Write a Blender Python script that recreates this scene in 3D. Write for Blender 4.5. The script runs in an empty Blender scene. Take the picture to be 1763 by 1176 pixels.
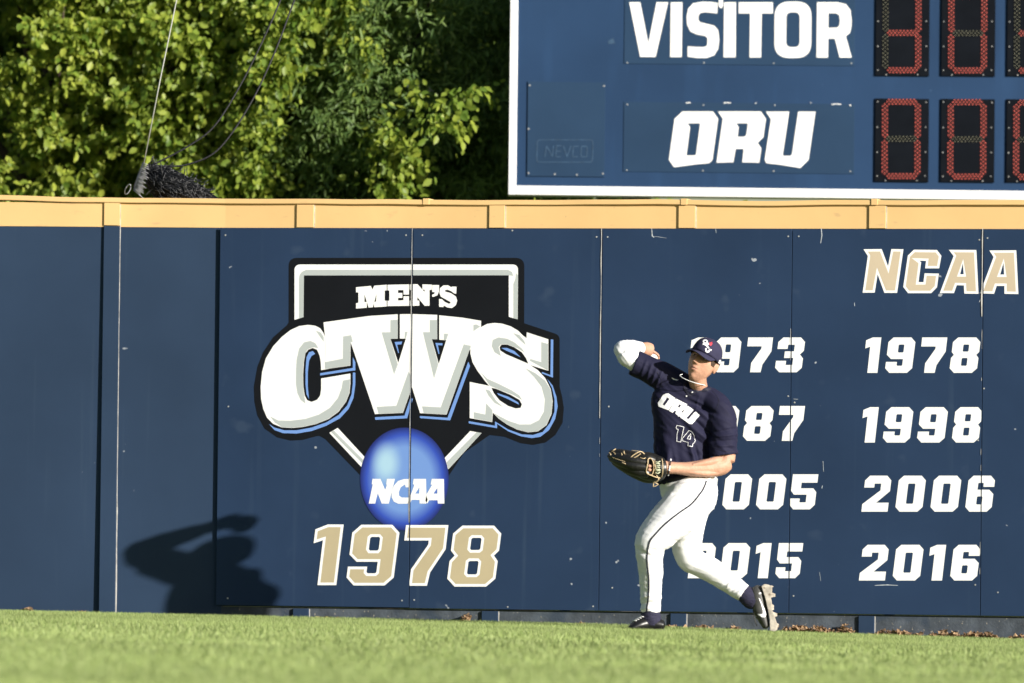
import bpy, bmesh, math, random
import numpy as np
from mathutils import Vector, Matrix, noise
from mathutils.geometry import tessellate_polygon
from mathutils.bvhtree import BVHTree

scene = bpy.context.scene
COL = scene.collection
rad = math.radians

# ------------------------------------------------------------------ camera
# The outfield wall stands in the plane y = 0 (field on the -y side).
CAM_DIST, CAM_YAW, CAM_ROLL = 45.0, rad(12.0), rad(0.61)
CAM = Vector((CAM_DIST*math.sin(CAM_YAW), -CAM_DIST*math.cos(CAM_YAW), 0.6))
LOOK = Vector((0, 0, 1.79))
PW, PH = 1763.0, 1176.0            # size of the photograph the measurements refer to
F = (LOOK-CAM).normalized()
R0 = F.cross(Vector((0, 0, 1))).normalized()
U0 = R0.cross(F)
R = (R0*math.cos(CAM_ROLL)+U0*math.sin(CAM_ROLL)).normalized()
U = (U0*math.cos(CAM_ROLL)-R0*math.sin(CAM_ROLL)).normalized()
T = -F
FPX = 270.6*(LOOK-CAM).length
cam_data = bpy.data.cameras.new('camera')
cam_data.sensor_width = 36.0
cam_data.lens = 36.0*FPX/PW
cam_data.clip_start, cam_data.clip_end = 1.0, 3000.0
cam_data.dof.use_dof = True
cam_data.dof.focus_distance = (LOOK-CAM).length-1.0
cam_data.dof.aperture_fstop = 2.0
cam = bpy.data.objects.new('camera', cam_data)
cam.matrix_world = Matrix(((R.x, U.x, T.x, CAM.x), (R.y, U.y, T.y, CAM.y), (R.z, U.z, T.z, CAM.z), (0, 0, 0, 1)))
COL.objects.link(cam)
scene.camera = cam

# ------------------------------------------------------------------ light
SUN_AZ, SUN_EL = rad(61.0), rad(17.2)      # from the wall's normal towards +x; height
SUN_DIR = Vector((math.sin(SUN_AZ)*math.cos(SUN_EL), -math.cos(SUN_AZ)*math.cos(SUN_EL), math.sin(SUN_EL)))
world = bpy.data.worlds.new('World')
scene.world = world
world.use_nodes = True
wn = world.node_tree.nodes
sky = wn.new('ShaderNodeTexSky')
sky.sky_type = 'NISHITA'
sky.sun_disc = False
sky.sun_elevation = SUN_EL
sky.sun_rotation = math.atan2(SUN_DIR.x, SUN_DIR.y)
bg = wn['Background']
bg.inputs['Strength'].default_value = 0.055
world.node_tree.links.new(sky.outputs['Color'], bg.inputs['Color'])
sun_data = bpy.data.lights.new('sun', 'SUN')
sun_data.energy = 5.0
sun_data.angle = rad(0.53)
sun_data.color = (1.0, 0.955, 0.88)
sun = bpy.data.objects.new('sun', sun_data)
sun.rotation_euler = (-SUN_DIR).to_track_quat('-Z', 'Y').to_euler()
sun.location = SUN_DIR*60
COL.objects.link(sun)
vs = scene.view_settings
vs.view_transform = 'Standard'
vs.look = 'None'
vs.gamma = 1.0
vs.exposure = 0.75
vs.use_curve_mapping = False

# ------------------------------------------------------------------ measuring helpers
def ray(px, py):
    return (F*FPX+R*(px-PW/2)+U*(PH/2-py)).normalized()

def at_y(px, py, y=0.0):
    """point of the vertical plane y seen at a spot of the photograph"""
    d = ray(px, py)
    return CAM+d*((y-CAM.y)/d.y)

def pl(px, py, dd):
    return at_y(px, py, -dd)

def plane_hit(px, py, p0, n):
    d = ray(px, py)
    return CAM+d*((p0-CAM).dot(n)/d.dot(n))

def zp(ox, oy, s, pts):
    return [(ox+x/s, oy+y/s) for x, y in pts]

# ------------------------------------------------------------------ objects
def tag(o, label=None, cat=None, group=None, kind=None):
    if label: o['label'] = label
    if cat: o['category'] = cat
    if group: o['group'] = group
    if kind: o['kind'] = kind
    return o

def empty(name, loc=(0, 0, 0)):
    o = bpy.data.objects.new(name, None)
    o.location = loc
    o.empty_display_size = 0.2
    COL.objects.link(o)
    return o

def link(name, me, m=None, parent=None, smooth=False):
    o = bpy.data.objects.new(name, me)
    COL.objects.link(o)
    if m is not None:
        for mm in (m if isinstance(m, (list, tuple)) else [m]):
            me.materials.append(mm)
    if parent is not None:
        o.parent = parent
        o.matrix_parent_inverse = Matrix.Translation(-parent.location) if parent.parent is None else Matrix.Identity(4)
    if smooth:
        me.polygons.foreach_set('use_smooth', [True]*len(me.polygons))
    return o

def from_bm(name, bm, m=None, parent=None, smooth=False):
    me = bpy.data.meshes.new(name)
    bm.to_mesh(me)
    bm.free()
    return link(name, me, m, parent, smooth)

def from_np(name, verts, faces_flat, sizes, m=None, parent=None, smooth=False):
    me = bpy.data.meshes.new(name)
    n = len(sizes)
    me.vertices.add(len(verts))
    me.vertices.foreach_set('co', np.asarray(verts, np.float32).ravel())
    me.loops.add(len(faces_flat))
    me.loops.foreach_set('vertex_index', np.asarray(faces_flat, np.int32))
    me.polygons.add(n)
    starts = np.concatenate(([0], np.cumsum(sizes)[:-1])).astype(np.int32)
    me.polygons.foreach_set('loop_start', starts)
    me.polygons.foreach_set('loop_total', np.asarray(sizes, np.int32))
    me.update(calc_edges=True)
    return link(name, me, m, parent, smooth)

def box(bm, x0, x1, y0, y1, z0, z1, frame=None, bevel=0.0, mi=0):
    fr = frame or (lambda x, y, z: Vector((x, y, z)))
    v = [bm.verts.new(fr(x, y, z)) for z in (z0, z1) for y in (y0, y1) for x in (x0, x1)]
    fs = []
    for q in ((0, 2, 3, 1), (4, 5, 7, 6), (0, 1, 5, 4), (2, 6, 7, 3), (0, 4, 6, 2), (1, 3, 7, 5)):
        f = bm.faces.new([v[i] for i in q])
        f.material_index = mi
        fs.append(f)
    if bevel:
        es = list({e for f in fs for e in f.edges})
        bmesh.ops.bevel(bm, geom=es, offset=bevel, segments=1, affect='EDGES', material=-1)
    return v

def tube(bm, pts, r, n=6, mi=0, cap=True):
    pts = [Vector(p) for p in pts]
    rings = []
    for i, p in enumerate(pts):
        t = (pts[min(i+1, len(pts)-1)]-pts[max(i-1, 0)]).normalized()
        a = t.cross(Vector((0.13, 0.31, 0.94)))
        if a.length < 1e-3: a = t.cross(Vector((1, 0, 0)))
        a.normalize()
        b = t.cross(a)
        rr = r[i] if isinstance(r, (list, tuple)) else r
        rings.append([bm.verts.new(p+a*rr*math.cos(2*math.pi*k/n)+b*rr*math.sin(2*math.pi*k/n)) for k in range(n)])
    for q in range(len(rings)-1):
        for k in range(n):
            f = bm.faces.new((rings[q][k], rings[q][(k+1) % n], rings[q+1][(k+1) % n], rings[q+1][k]))
            f.material_index = mi
            f.smooth = True
    if cap:
        for rg, rv in ((rings[0], True), (rings[-1], False)):
            f = bm.faces.new(list(reversed(rg)) if rv else rg)
            f.material_index = mi

def disc(bm, c, n, r, k=8, h=0.002, mi=0):
    n = n.normalized()
    a = n.cross(Vector((0, 0, 1)))
    if a.length < 1e-3: a = Vector((1, 0, 0))
    a.normalize(); b = n.cross(a)
    top = [bm.verts.new(c+n*h+(a*math.cos(2*math.pi*i/k)+b*math.sin(2*math.pi*i/k))*r*.8) for i in range(k)]
    bot = [bm.verts.new(c+(a*math.cos(2*math.pi*i/k)+b*math.sin(2*math.pi*i/k))*r) for i in range(k)]
    f = bm.faces.new(top); f.material_index = mi
    for i in range(k):
        f = bm.faces.new((bot[i], bot[(i+1) % k], top[(i+1) % k], top[i])); f.material_index = mi

def catmull(pts, n=6):
    out = []
    P = [np.array(p, float) for p in pts]
    for i in range(len(P)-1):
        p0, p1, p2, p3 = P[max(i-1, 0)], P[i], P[i+1], P[min(i+2, len(P)-1)]
        for k in range(n):
            t = k/n
            out.append(.5*((2*p1)+(-p0+p2)*t+(2*p0-5*p1+4*p2-p3)*t*t+(-p0+3*p1-3*p2+p3)*t**3))
    out.append(P[-1])
    return out

# ------------------------------------------------------------------ materials
def nodes_of(name):
    m = bpy.data.materials.new(name)
    m.use_nodes = True
    nt = m.node_tree
    return m, nt, nt.nodes, nt.links, nt.nodes['Principled BSDF']

def rgb(r, g, b):
    f = lambda c: (c/12.92 if c <= .04045 else ((c+.055)/1.055)**2.4)
    return (f(r/255), f(g/255), f(b/255), 1)

def mat(name, col, rough=.6, var=.12, scale=3.0, bump=0.0, bscale=60.0, spec=.4, metal=0.0, stretch=(1, 1, 1), wear=None, sheen=0):
    """paint, cloth, leather ...: a base colour broken up by soft noise; optional chips of another colour"""
    m, nt, N, L, P = nodes_of(name)
    P.inputs['Roughness'].default_value = rough
    P.inputs['Specular IOR Level'].default_value = spec
    P.inputs['Metallic'].default_value = metal
    if sheen: P.inputs['Sheen Weight'].default_value = sheen
    geo = N.new('ShaderNodeNewGeometry')
    mp = N.new('ShaderNodeMapping'); mp.inputs['Scale'].default_value = stretch
    L.new(geo.outputs['Position'], mp.inputs['Vector'])
    nz = N.new('ShaderNodeTexNoise'); nz.inputs['Scale'].default_value = scale; nz.inputs['Detail'].default_value = 6
    L.new(mp.outputs['Vector'], nz.inputs['Vector'])
    cr = N.new('ShaderNodeValToRGB')
    c = Vector(col[:3])
    cr.color_ramp.elements[0].position = .3; cr.color_ramp.elements[1].position = .7
    cr.color_ramp.elements[0].color = (*(c*(1-var)), 1); cr.color_ramp.elements[1].color = (*(c*(1+var)), 1)
    L.new(nz.outputs['Fac'], cr.inputs['Fac'])
    out = cr.outputs['Color']
    for w in (wear or []):
        wcol, wscale, thr, soft, wst, amount = w
        mp2 = N.new('ShaderNodeMapping'); mp2.inputs['Scale'].default_value = wst
        L.new(geo.outputs['Position'], mp2.inputs['Vector'])
        n2 = N.new('ShaderNodeTexNoise'); n2.inputs['Scale'].default_value = wscale; n2.inputs['Detail'].default_value = 2
        L.new(mp2.outputs['Vector'], n2.inputs['Vector'])
        r2 = N.new('ShaderNodeMapRange'); r2.inputs['From Min'].default_value = thr; r2.inputs['From Max'].default_value = thr+soft
        r2.inputs['To Max'].default_value = amount
        L.new(n2.outputs['Fac'], r2.inputs['Value'])
        mx = N.new('ShaderNodeMix'); mx.data_type = 'RGBA'
        L.new(r2.outputs['Result'], mx.inputs['Factor'])
        L.new(out, mx.inputs['A']); mx.inputs['B'].default_value = wcol
        out = mx.outputs['Result']
    L.new(out, P.inputs['Base Color'])
    if bump:
        nb = N.new('ShaderNodeTexNoise'); nb.inputs['Scale'].default_value = bscale; nb.inputs['Detail'].default_value = 4
        L.new(mp.outputs['Vector'], nb.inputs['Vector'])
        bp = N.new('ShaderNodeBump'); bp.inputs['Strength'].default_value = bump; bp.inputs['Distance'].default_value = .01
        L.new(nb.outputs['Fac'], bp.inputs['Height'])
        L.new(bp.outputs['Normal'], P.inputs['Normal'])
    return m

def leaf_mat(name, c0, c1, trans=.35, rough=.45):
    m, nt, N, L, P = nodes_of(name)
    geo = N.new('ShaderNodeNewGeometry')
    cr = N.new('ShaderNodeValToRGB')
    cr.color_ramp.elements[0].color = (*c0, 1); cr.color_ramp.elements[1].color = (*c1, 1)
    L.new(geo.outputs['Random Per Island'], cr.inputs['Fac'])
    L.new(cr.outputs['Color'], P.inputs['Base Color'])
    P.inputs['Roughness'].default_value = rough
    P.inputs['Specular IOR Level'].default_value = .35
    tr = N.new('ShaderNodeBsdfTranslucent')
    L.new(cr.outputs['Color'], tr.inputs['Color'])
    mx = N.new('ShaderNodeMixShader'); mx.inputs['Fac'].default_value = trans
    L.new(P.outputs['BSDF'], mx.inputs[1]); L.new(tr.outputs['BSDF'], mx.inputs[2])
    L.new(mx.outputs['Shader'], N['Material Output'].inputs['Surface'])
    return m

CHIP = (.55, .58, .62, 1)
M = {}
M['panel'] = mat('navy_painted_plywood', (.0190, .0375, .080), .6, .12, 1.3, .25, 2.5, .06, wear=[((.05, .075, .12, 1), 6, .66, .10, (1, 1, 1), .30), 
    (CHIP, 14, .76, .03, (1, 1, 1), .55), (CHIP, 45, .80, .03, (1, 1, 1), .5), ((.05, .08, .125, 1), 2.3, .60, .2, (7, 1, .25), .22)])
M['pad'] = mat('navy_wall_metal', (.0245, .0435, .082), .55, .12, 1.0, .3, 1.8, .06, wear=[
    (CHIP, 12, .78, .03, (1, 1, 1), .4), ((.06, .09, .13, 1), 2.3, .62, .2, (9, 1, .22), .25)])
M['foot'] = mat('dirty_wall_foot', (.060, .072, .088), .75, .35, 9, .3, 60, .2, wear=[
    ((.30, .27, .22, 1), 40, .66, .06, (1, 1, 1), .8), ((.03, .045, .07, 1), 5, .55, .1, (1, 1, 1), .7)])
M['yellow'] = mat('yellow_painted_metal', (.68, .450, .205), .55, .07, 1.6, .2, 4, .12, wear=[((.42, .28, .16, 1), 7, .66, .10, (1, 1, 3), .4), ((.30, .22, .15, 1), 30, .74, .04, (1, 1, 1), .5)])
M['edge'] = mat('worn_sunlit_edge', (.46, .44, .41), .7, .3, 20)  # sunlight on the edges put into this pale tone, along with wear
M['white'] = mat('white_vinyl', (.80, .80, .79), .5, .03, 4, wear=[((.45, .47, .5, 1), 30, .76, .05, (1, 1, 1), .35)])
M['grey'] = mat('pale_grey_vinyl', (.40, .435, .435), .5, .03, 4)
M['black'] = mat('black_vinyl', (.0065, .0075, .010), .6, .1, 4, spec=.1, wear=[((.2, .2, .2, 1), 40, .79, .03, (1, 1, 1), .5)])
M['lightblue'] = mat('light_blue_vinyl', (.15, .28, .62), .5, .04, 4)
M['gold'] = mat('tan_gold_vinyl', (.44, .37, .235), .5, .05, 4)
M['palegold'] = mat('faded_tan_vinyl', (.52, .43, .31), .5, .05, 4)
M['screw'] = mat('screw_head', (.5, .5, .5), .4, .2, 30, metal=.5)
M['board'] = mat('scoreboard_blue_metal', (.0175, .0430, .098), .5, .14, .9, .35, 2.2, .10, wear=[
    ((.12, .2, .32, 1), 10, .74, .05, (1, 1, 1), .3), ((.022, .055, .125, 1), 2.2, .55, .2, (3, 3, .5), .5)])
M['boardpanel'] = mat('scoreboard_blue_sheet', (.0200, .0450, .090), .5, .12, 1.2, .2, 2.5, .08)
M['frame'] = mat('white_painted_frame', (.80, .80, .80), .45, .04, 2, wear=[((.4, .4, .4, 1), 16, .76, .04, (1, 1, 1), .6)])
M['module'] = mat('black_digit_module', (.0055, .007, .010), .7, .15, 6, spec=.03)
M['ghost'] = mat('faded_emblem', (.0225, .056, .108), .5, .35, 40)
M['steel'] = mat('galvanised_steel', (.35, .36, .37), .45, .2, 8, metal=.6)

def glow(name, col, em, strength):
    m, nt, N, L, P = nodes_of(name)
    P.inputs['Base Color'].default_value = (*col, 1)
    P.inputs['Emission Color'].default_value = (*em, 1)
    P.inputs['Emission Strength'].default_value = strength
    P.inputs['Roughness'].default_value = .35
    return m
M['led_on'] = glow('lit_red_lamp', (.55, .14, .12), (1, .15, .10), .60)
M['led_back'] = glow('lamp_glow_backing', (.018, .0005, .001), (.45, .0, .010), .030)  # red tint and emission paint the lamps' glow onto the backing
M['led_off'] = mat('unlit_lamp', (.34, .33, .24), .35, .1, 10)
M['led_offback'] = mat('unlit_lamp_housing', (.008, .009, .009), .6, .1, 10, spec=.03)

# the printed ball of the emblem: a flat airbrushed disc, pale in the middle, dark blue at the rim
def ball_mat():
    m, nt, N, L, P = nodes_of('printed_blue_ball')
    c = at_y(696.3, 824.7, -.03); e = at_y(772.6, 824.7, -.03); b = at_y(696.3, 913.2, -.03)
    rx, rz = abs(e.x-c.x), abs(b.z-c.z)
    geo = N.new('ShaderNodeNewGeometry')
    def dist(cx, cz, sx, sz):
        sep = N.new('ShaderNodeMapping'); sep.vector_type = 'TEXTURE'
        sep.inputs['Location'].default_value = (cx, c.y, cz); sep.inputs['Scale'].default_value = (sx, 100, sz)
        L.new(geo.outputs['Position'], sep.inputs['Vector'])
        ln = N.new('ShaderNodeVectorMath'); ln.operation = 'LENGTH'
        L.new(sep.outputs['Vector'], ln.inputs[0])
        return ln.outputs['Value']
    cr = N.new('ShaderNodeValToRGB')
    el = cr.color_ramp.elements
    el[0].position, el[0].color = .62, rgb(105, 140, 200)
    el[1].position, el[1].color = 1.0, rgb(22, 34, 100)
    x = el.new(.86); x.color = rgb(44, 72, 170)
    L.new(dist(c.x, c.z, rx, rz), cr.inputs['Fac'])
    hi = N.new('ShaderNodeMapRange'); hi.interpolation_type = 'SMOOTHSTEP'
    hi.inputs['From Min'].default_value = 1.0; hi.inputs['From Max'].default_value = .15; hi.inputs['To Max'].default_value = .85
    L.new(dist(c.x-rx*.42, c.z+rz*.30, rx*.42, rz*.52), hi.inputs['Value'])
    mx = N.new('ShaderNodeMix'); mx.data_type = 'RGBA'
    L.new(hi.outputs['Result'], mx.inputs['Factor'])
    L.new(cr.outputs['Color'], mx.inputs['A']); mx.inputs['B'].default_value = rgb(165, 200, 215)
    L.new(mx.outputs['Result'], P.inputs['Base Color'])
    P.inputs['Roughness'].default_value = .5
    return m
M['ball'] = ball_mat()

# ------------------------------------------------------------------ flat lettering
def shrink(poly, d):
    """move every edge of a closed outline inwards by d (outwards if d < 0)"""
    n = len(poly)
    area = sum(poly[i][0]*poly[(i+1) % n][1]-poly[(i+1) % n][0]*poly[i][1] for i in range(n))
    s = 1 if area > 0 else -1
    out = []
    for i in range(n):
        a, b, c = (np.array(poly[k % n], float) for k in (i-1, i, i+1))
        e1 = (b-a)/max(np.linalg.norm(b-a), 1e-9); e2 = (c-b)/max(np.linalg.norm(c-b), 1e-9)
        n1 = np.array((-e1[1], e1[0]))*s; n2 = np.array((-e2[1], e2[0]))*s
        k = n1+n2
        q = np.dot(k, k)
        k = k/q*2 if q > .35 else k/.35*2
        out.append(tuple(b+k*d))
    return out

def smooth_poly(pts, n=4):
    P = [pts[-1]]+list(pts)+[pts[0], pts[1]]
    out = []
    for i in range(1, len(P)-2):
        p0, p1, p2, p3 = (np.array(P[k], float) for k in (i-1, i, i+1, i+2))
        for k in range(n):
            t = k/n
            out.append(tuple(.5*((2*p1)+(-p0+p2)*t+(2*p0-5*p1+4*p2-p3)*t*t+(-p0+3*p1-3*p2+p3)*t**3)))
    return out

def rounded(pts, r, n=5):
    out = []
    N_ = len(pts)
    for i in range(N_):
        a, b, c = (np.array(pts[k % N_], float) for k in (i-1, i, i+1))
        l1, l2 = np.linalg.norm(a-b), np.linalg.norm(c-b)
        rr = min(r[i] if isinstance(r, (list, tuple)) else r, l1*.5, l2*.5)
        if rr < 1e-6:
            out.append(tuple(b)); continue
        p, q = b+(a-b)/l1*rr, b+(c-b)/l2*rr
        for k in range(n+1):
            t = k/n
            out.append(tuple((1-t)**2*p+2*t*(1-t)*b+t*t*q))
    return out

def flat_bm(loops3):
    """a filled outline with holes; the loops are lists of points"""
    bm = bmesh.new()
    vs_ = [Vector(p) for lp in loops3 for p in lp]
    bv = [bm.verts.new(p) for p in vs_]
    for t in tessellate_polygon([[Vector(p) for p in lp] for lp in loops3]):
        try: bm.faces.new([bv[i] for i in t])
        except ValueError: pass
    bmesh.ops.recalc_face_normals(bm, faces=bm.faces[:])
    return bm

# block numerals in an upright box of height 1 (y up), sheared later
W_, c_ = .76, .13
GL = {
 '0': [[(c_, 1), (W_-c_, 1), (W_, 1-c_), (W_, c_), (W_-c_, 0), (c_, 0), (0, c_), (0, 1-c_)],
       [(.30, .78), (.46, .78), (.48, .76), (.48, .24), (.46, .22), (.30, .22), (.28, .24), (.28, .76)]],
 '1': [[(.15, 0), (.47, 0), (.47, 1), (.20, 1), (0, .92), (0, .69), (.15, .74)]],
 '2': [[(c_, 1), (W_-c_, 1), (W_, 1-c_), (W_, .57), (.40, .25), (W_, .25), (W_, 0), (0, 0), (0, .21), (.48, .59), (.48, .78), (.29, .78), (.29, .67), (0, .67), (0, 1-c_)]],
 '3': [[(c_, 1), (W_-c_, 1), (W_, 1-c_), (W_, .62), (W_-.1, .51), (W_, .40), (W_, c_), (W_-c_, 0), (c_, 0), (0, c_), (0, .33), (.29, .33), (.29, .21), (.48, .21), (.48, .41), (.22, .41), (.22, .60), (.48, .60), (.48, .79), (.29, .79), (.29, .67), (0, .67), (0, 1-c_)]],
 '5': [[(0, 1), (W_, 1), (W_, .76), (.29, .76), (.29, .60), (W_-.1, .60), (W_, .49), (W_, c_), (W_-c_, 0), (c_, 0), (0, c_), (0, .31), (.29, .31), (.29, .20), (.48, .20), (.48, .42), (.10, .42), (0, .53)]],
 '7': [[(0, 1), (W_, 1), (W_, .60), (.53, .22), (.50, 0), (.18, 0), (.18, .27), (.44, .68), (.44, .745), (0, .745)]],
 '8': [[(c_, 1), (W_-c_, 1), (W_, 1-c_), (W_, .59), (W_-.07, .51), (W_, .42), (W_, c_), (W_-c_, 0), (c_, 0), (0, c_), (0, .42), (.07, .51), (0, .59), (0, 1-c_)],
       [(.32, .80), (.44, .80), (.46, .78), (.46, .62), (.44, .60), (.32, .60), (.30, .62), (.30, .78)],
       [(.32, .42), (.44, .42), (.46, .40), (.46, .22), (.44, .20), (.32, .20), (.30, .22), (.30, .40)]],
 '9': [[(c_, 1), (W_-c_, 1), (W_, 1-c_), (W_, c_), (W_-c_, 0), (c_, 0), (0, c_), (0, .31), (.31, .31), (.31, .22), (.33, .20), (.45, .20), (.47, .22), (.47, .39), (c_, .39), (0, .51), (0, 1-c_)],
       [(.32, .80), (.44, .80), (.46, .78), (.46, .60), (.44, .575), (.32, .575), (.30, .60), (.30, .78)]],
}
GL['6'] = [[(W_-x, 1-y) for x, y in lp] for lp in GL['9']]

def numeral(ch, x0, x1, y0, y1, shear=.125):
    """loops of a numeral filling a box measured in the photograph"""
    lp = [[(x+shear*y, y) for x, y in l] for l in GL[ch]]
    xs = [p[0] for p in lp[0]]
    a, b = min(xs), max(xs)
    return [[(x0+(x-a)/(b-a)*(x1-x0), y1-y*(y1-y0)) for x, y in l] for l in lp]
# ------------------------------------------------------------------ ground
# the turf falls gently towards the right; heights read at the foot of the wall
_gt = [at_y(px, py) for px, py in ((-300, 1057), (0, 1061), (376, 1070), (700, 1077), (1110, 1087), (1340, 1097), (1763, 1111), (2300, 1124))]
GXS, GZS = [p.x for p in _gt], [p.z for p in _gt]
def ground_z(x, y=0.0):
    return float(np.interp(x, GXS, GZS))+float(crown(y))
def _ss(a, b, t):
    t = np.clip((t-a)/(b-a), 0, 1); return t*t*(3-2*t)
def crown(y):
    return .034*_ss(0.05, 1.2, -y)*(1-.6*_ss(3, 12, -y))

M['soil'] = mat('turf_soil', (.17, .21, .065), .9, .25, 2.0, .2, 40, .1)
bm = bmesh.new()
xs = [-600, -60, -14, -7]+GXS+[7, 14, 60, 600]
ys = [-600, -80, -40, -20, -15, -12, -10, -8, -6, -5, -4, -3, -2, -1.5, -1.2, -1, -.8, -.6, -.4, -.2, 0, 5, 10, 30, 80, 600]
gv = [[bm.verts.new((x, y, ground_z(x, y)-.004)) for x in xs] for y in ys]
for j in range(len(ys)-1):
    for i in range(len(xs)-1):
        bm.faces.new((gv[j][i], gv[j][i+1], gv[j+1][i+1], gv[j+1][i]))
tag(from_bm('ground', bm, M['soil']), kind='structure')

# ------------------------------------------------------------------ outfield wall
Z_PTOP = at_y(1040, 393.5, -.022).z          # top of the navy sheets
Z_PBOT = at_y(1040, 1051.5, -.022).z
Z_CAP0 = at_y(1040, 352.5, -.02).z
Z_CAP1 = at_y(1040, 344.0, -.02).z
SEAMS = [at_y(px, 720, -.022).x for px in (375, 707.5, 1034, 1361, 1690.5)]
SEAMS.append(SEAMS[-1]+1.235)
XC = SEAMS[0]+.03                            # where the wall bends towards the field
XR = SEAMS[-1]+9.0
BEND = rad(3.5)
wall = empty('outfield_wall', (0, 0, ground_z(0)))
tag(wall, 'long navy outfield wall with yellow top band and painted plywood sheets', 'wall')

def main_frame(x, y, z):
    return Vector((x, y, z))
def left_frame(x, y, z):
    c, s = math.cos(BEND), math.sin(BEND)
    return Vector((XC+c*x-s*y, s*x+c*y, z+max(0, z-.5)/2.2*min(-x, 2.0)*.016))
GLOW = -.35
for fr, x0, x1 in ((main_frame, XC, XR), (left_frame, -9.0, 0)):
    bm = bmesh.new(); box(bm, x0, x1, 0, .10, Z_PBOT-.002 if fr is main_frame else GLOW, Z_PTOP, fr)
    from_bm('backing_sheet', bm, M['pad'], wall)
    if fr is main_frame:
        bm = bmesh.new(); box(bm, x0, x1, .001, .10, GLOW, Z_PBOT-.004, fr)
        from_bm('foot_board', bm, M['foot'], wall)
    bm = bmesh.new(); box(bm, x0, x1, -.003, .098, Z_PTOP+.002, Z_CAP0+.005, fr)
    from_bm('yellow_band', bm, M['yellow'], wall)
    # the cap: a thin folded rail, slightly wavy
    bm = bmesh.new()
    n = 160
    prof = [(-.020, 0), (-.022, .004), (-.021, Z_CAP1-Z_CAP0-.003), (-.017, Z_CAP1-Z_CAP0), (.115, Z_CAP1-Z_CAP0+.002), (.115, 0)]
    rings = []
    for i in range(n+1):
        x = x0+(x1-x0)*i/n
        w = fr(x, 0, 0)
        dz = .010*noise.noise(Vector((w.x*.9, 3.3, 0)))+.006*noise.noise(Vector((w.x*2.7, 9.3, 0)))
        dy = .006*noise.noise(Vector((w.x*1.7, 1.3, 0)))
        rings.append([bm.verts.new(fr(x, p+dy, Z_CAP0+q+dz)) for p, q in prof])
    for i in range(n):
        for k in range(len(prof)):
            bm.faces.new((rings[i][k], rings[i+1][k], rings[i+1][(k+1) % len(prof)], rings[i][(k+1) % len(prof)]))
    bm.faces.new(rings[0]); bm.faces.new(rings[-1])
    bmesh.ops.recalc_face_normals(bm, faces=bm.faces[:])
    from_bm('cap_rail', bm, M['yellow'], wall)

for px in (736, 1508, 1180):
    x = at_y(px, 346, -.02).x
    bm = bmesh.new(); box(bm, x-.03, x+.012, -.0265, .118, Z_CAP0-.001, Z_CAP1+.0075, None, .002)
    from_bm('rail_joint', bm, M['yellow'], wall)
# cover strips over the joints of the metal wall
def cover_strip(fr, x0, x1, z0, z1, m, name, t=.017):
    bm = bmesh.new(); box(bm, x0, x1, -t, -.0005, z0, z1, fr, .002)
    return from_bm(name, bm, m, wall)
random.seed(4)
for px0, px1 in ((510.5, 540), (842, 869), (1168, 1197), (1496, 1525)):
    x0, x1 = at_y(px0, 372, -.015).x, at_y(px1, 372, -.015).x
    cover_strip(main_frame, x0, x1, Z_PTOP+.004, Z_CAP0-.002, M['yellow'], 'yellow_cover_strip', .014)
    bm = bmesh.new(); box(bm, x1+.001, x1+.006, -.0075, -.0035, Z_PTOP+.006, Z_CAP0-.003); from_bm('strip_lit_edge', bm, M['edge'], wall)  # pale line painted where the strip's side catches the sun
for px0, px1 in ((504, 531), (829, 857), (1154, 1181), (1478, 1505)):
    x0, x1 = at_y(px0, 1070, -.015).x, at_y(px1, 1070, -.015).x
    cover_strip(main_frame, x0, x1, GLOW, Z_PBOT-.012, M['pad'], 'navy_cover_strip', .016)
    bm = bmesh.new(); box(bm, x1+.001, x1+.006, -.004, .0, GLOW, Z_PBOT-.014); from_bm('strip_lit_edge', bm, M['edge'], wall)
# on the bent part the strip runs the whole height and stands off a little more at the foot
n_l = Vector((math.sin(BEND), -math.cos(BEND), 0))
def on_left(px, py, off=.0):
    p = plane_hit(px, py, left_frame(0, -off, 0), n_l)
    d = p-left_frame(0, 0, 0)
    return (d.x*math.cos(BEND)+d.y*math.sin(BEND))
lx0, lx1 = on_left(177.5, 600), on_left(204, 600)
for z0, z1, m, nm in ((GLOW, Z_PTOP-.001, M['pad'], 'navy_cover_strip'), (Z_PTOP+.004, Z_CAP0-.002, M['yellow'], 'yellow_cover_strip')):
    bm = bmesh.new()
    t0 = .030 if z0 < 0 else .014
    t1 = .014
    vv = [bm.verts.new(left_frame(x, y, z)) for z, t in ((z0, t0), (z1, t1)) for y in (-t, -.0005) for x in (lx0, lx1)]
    for q in ((0, 2, 3, 1), (4, 5, 7, 6), (0, 1, 5, 4), (2, 6, 7, 3), (0, 4, 6, 2), (1, 3, 7, 5)):
        bm.faces.new([vv[i] for i in q])
    from_bm(nm, bm, m, wall)
bm = bmesh.new()
rs = random.Random(3)
prev = None
for i in range(30):
    z = GLOW+(Z_CAP0-.01-GLOW)*i/29
    w = .0045+.003*noise.noise(Vector((0, 5, z*3)))+(.004 if z < .7 else 0)
    a, b = bm.verts.new(left_frame(lx1+.001, -.0045, z)), bm.verts.new(left_frame(lx1+.001+w, -.0045, z))
    if prev: bm.faces.new((prev[0], prev[1], b, a))
    prev = (a, b)
from_bm('strip_lit_edge', bm, M['edge'], wall)  # painted sun line along the full-height strip

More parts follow.
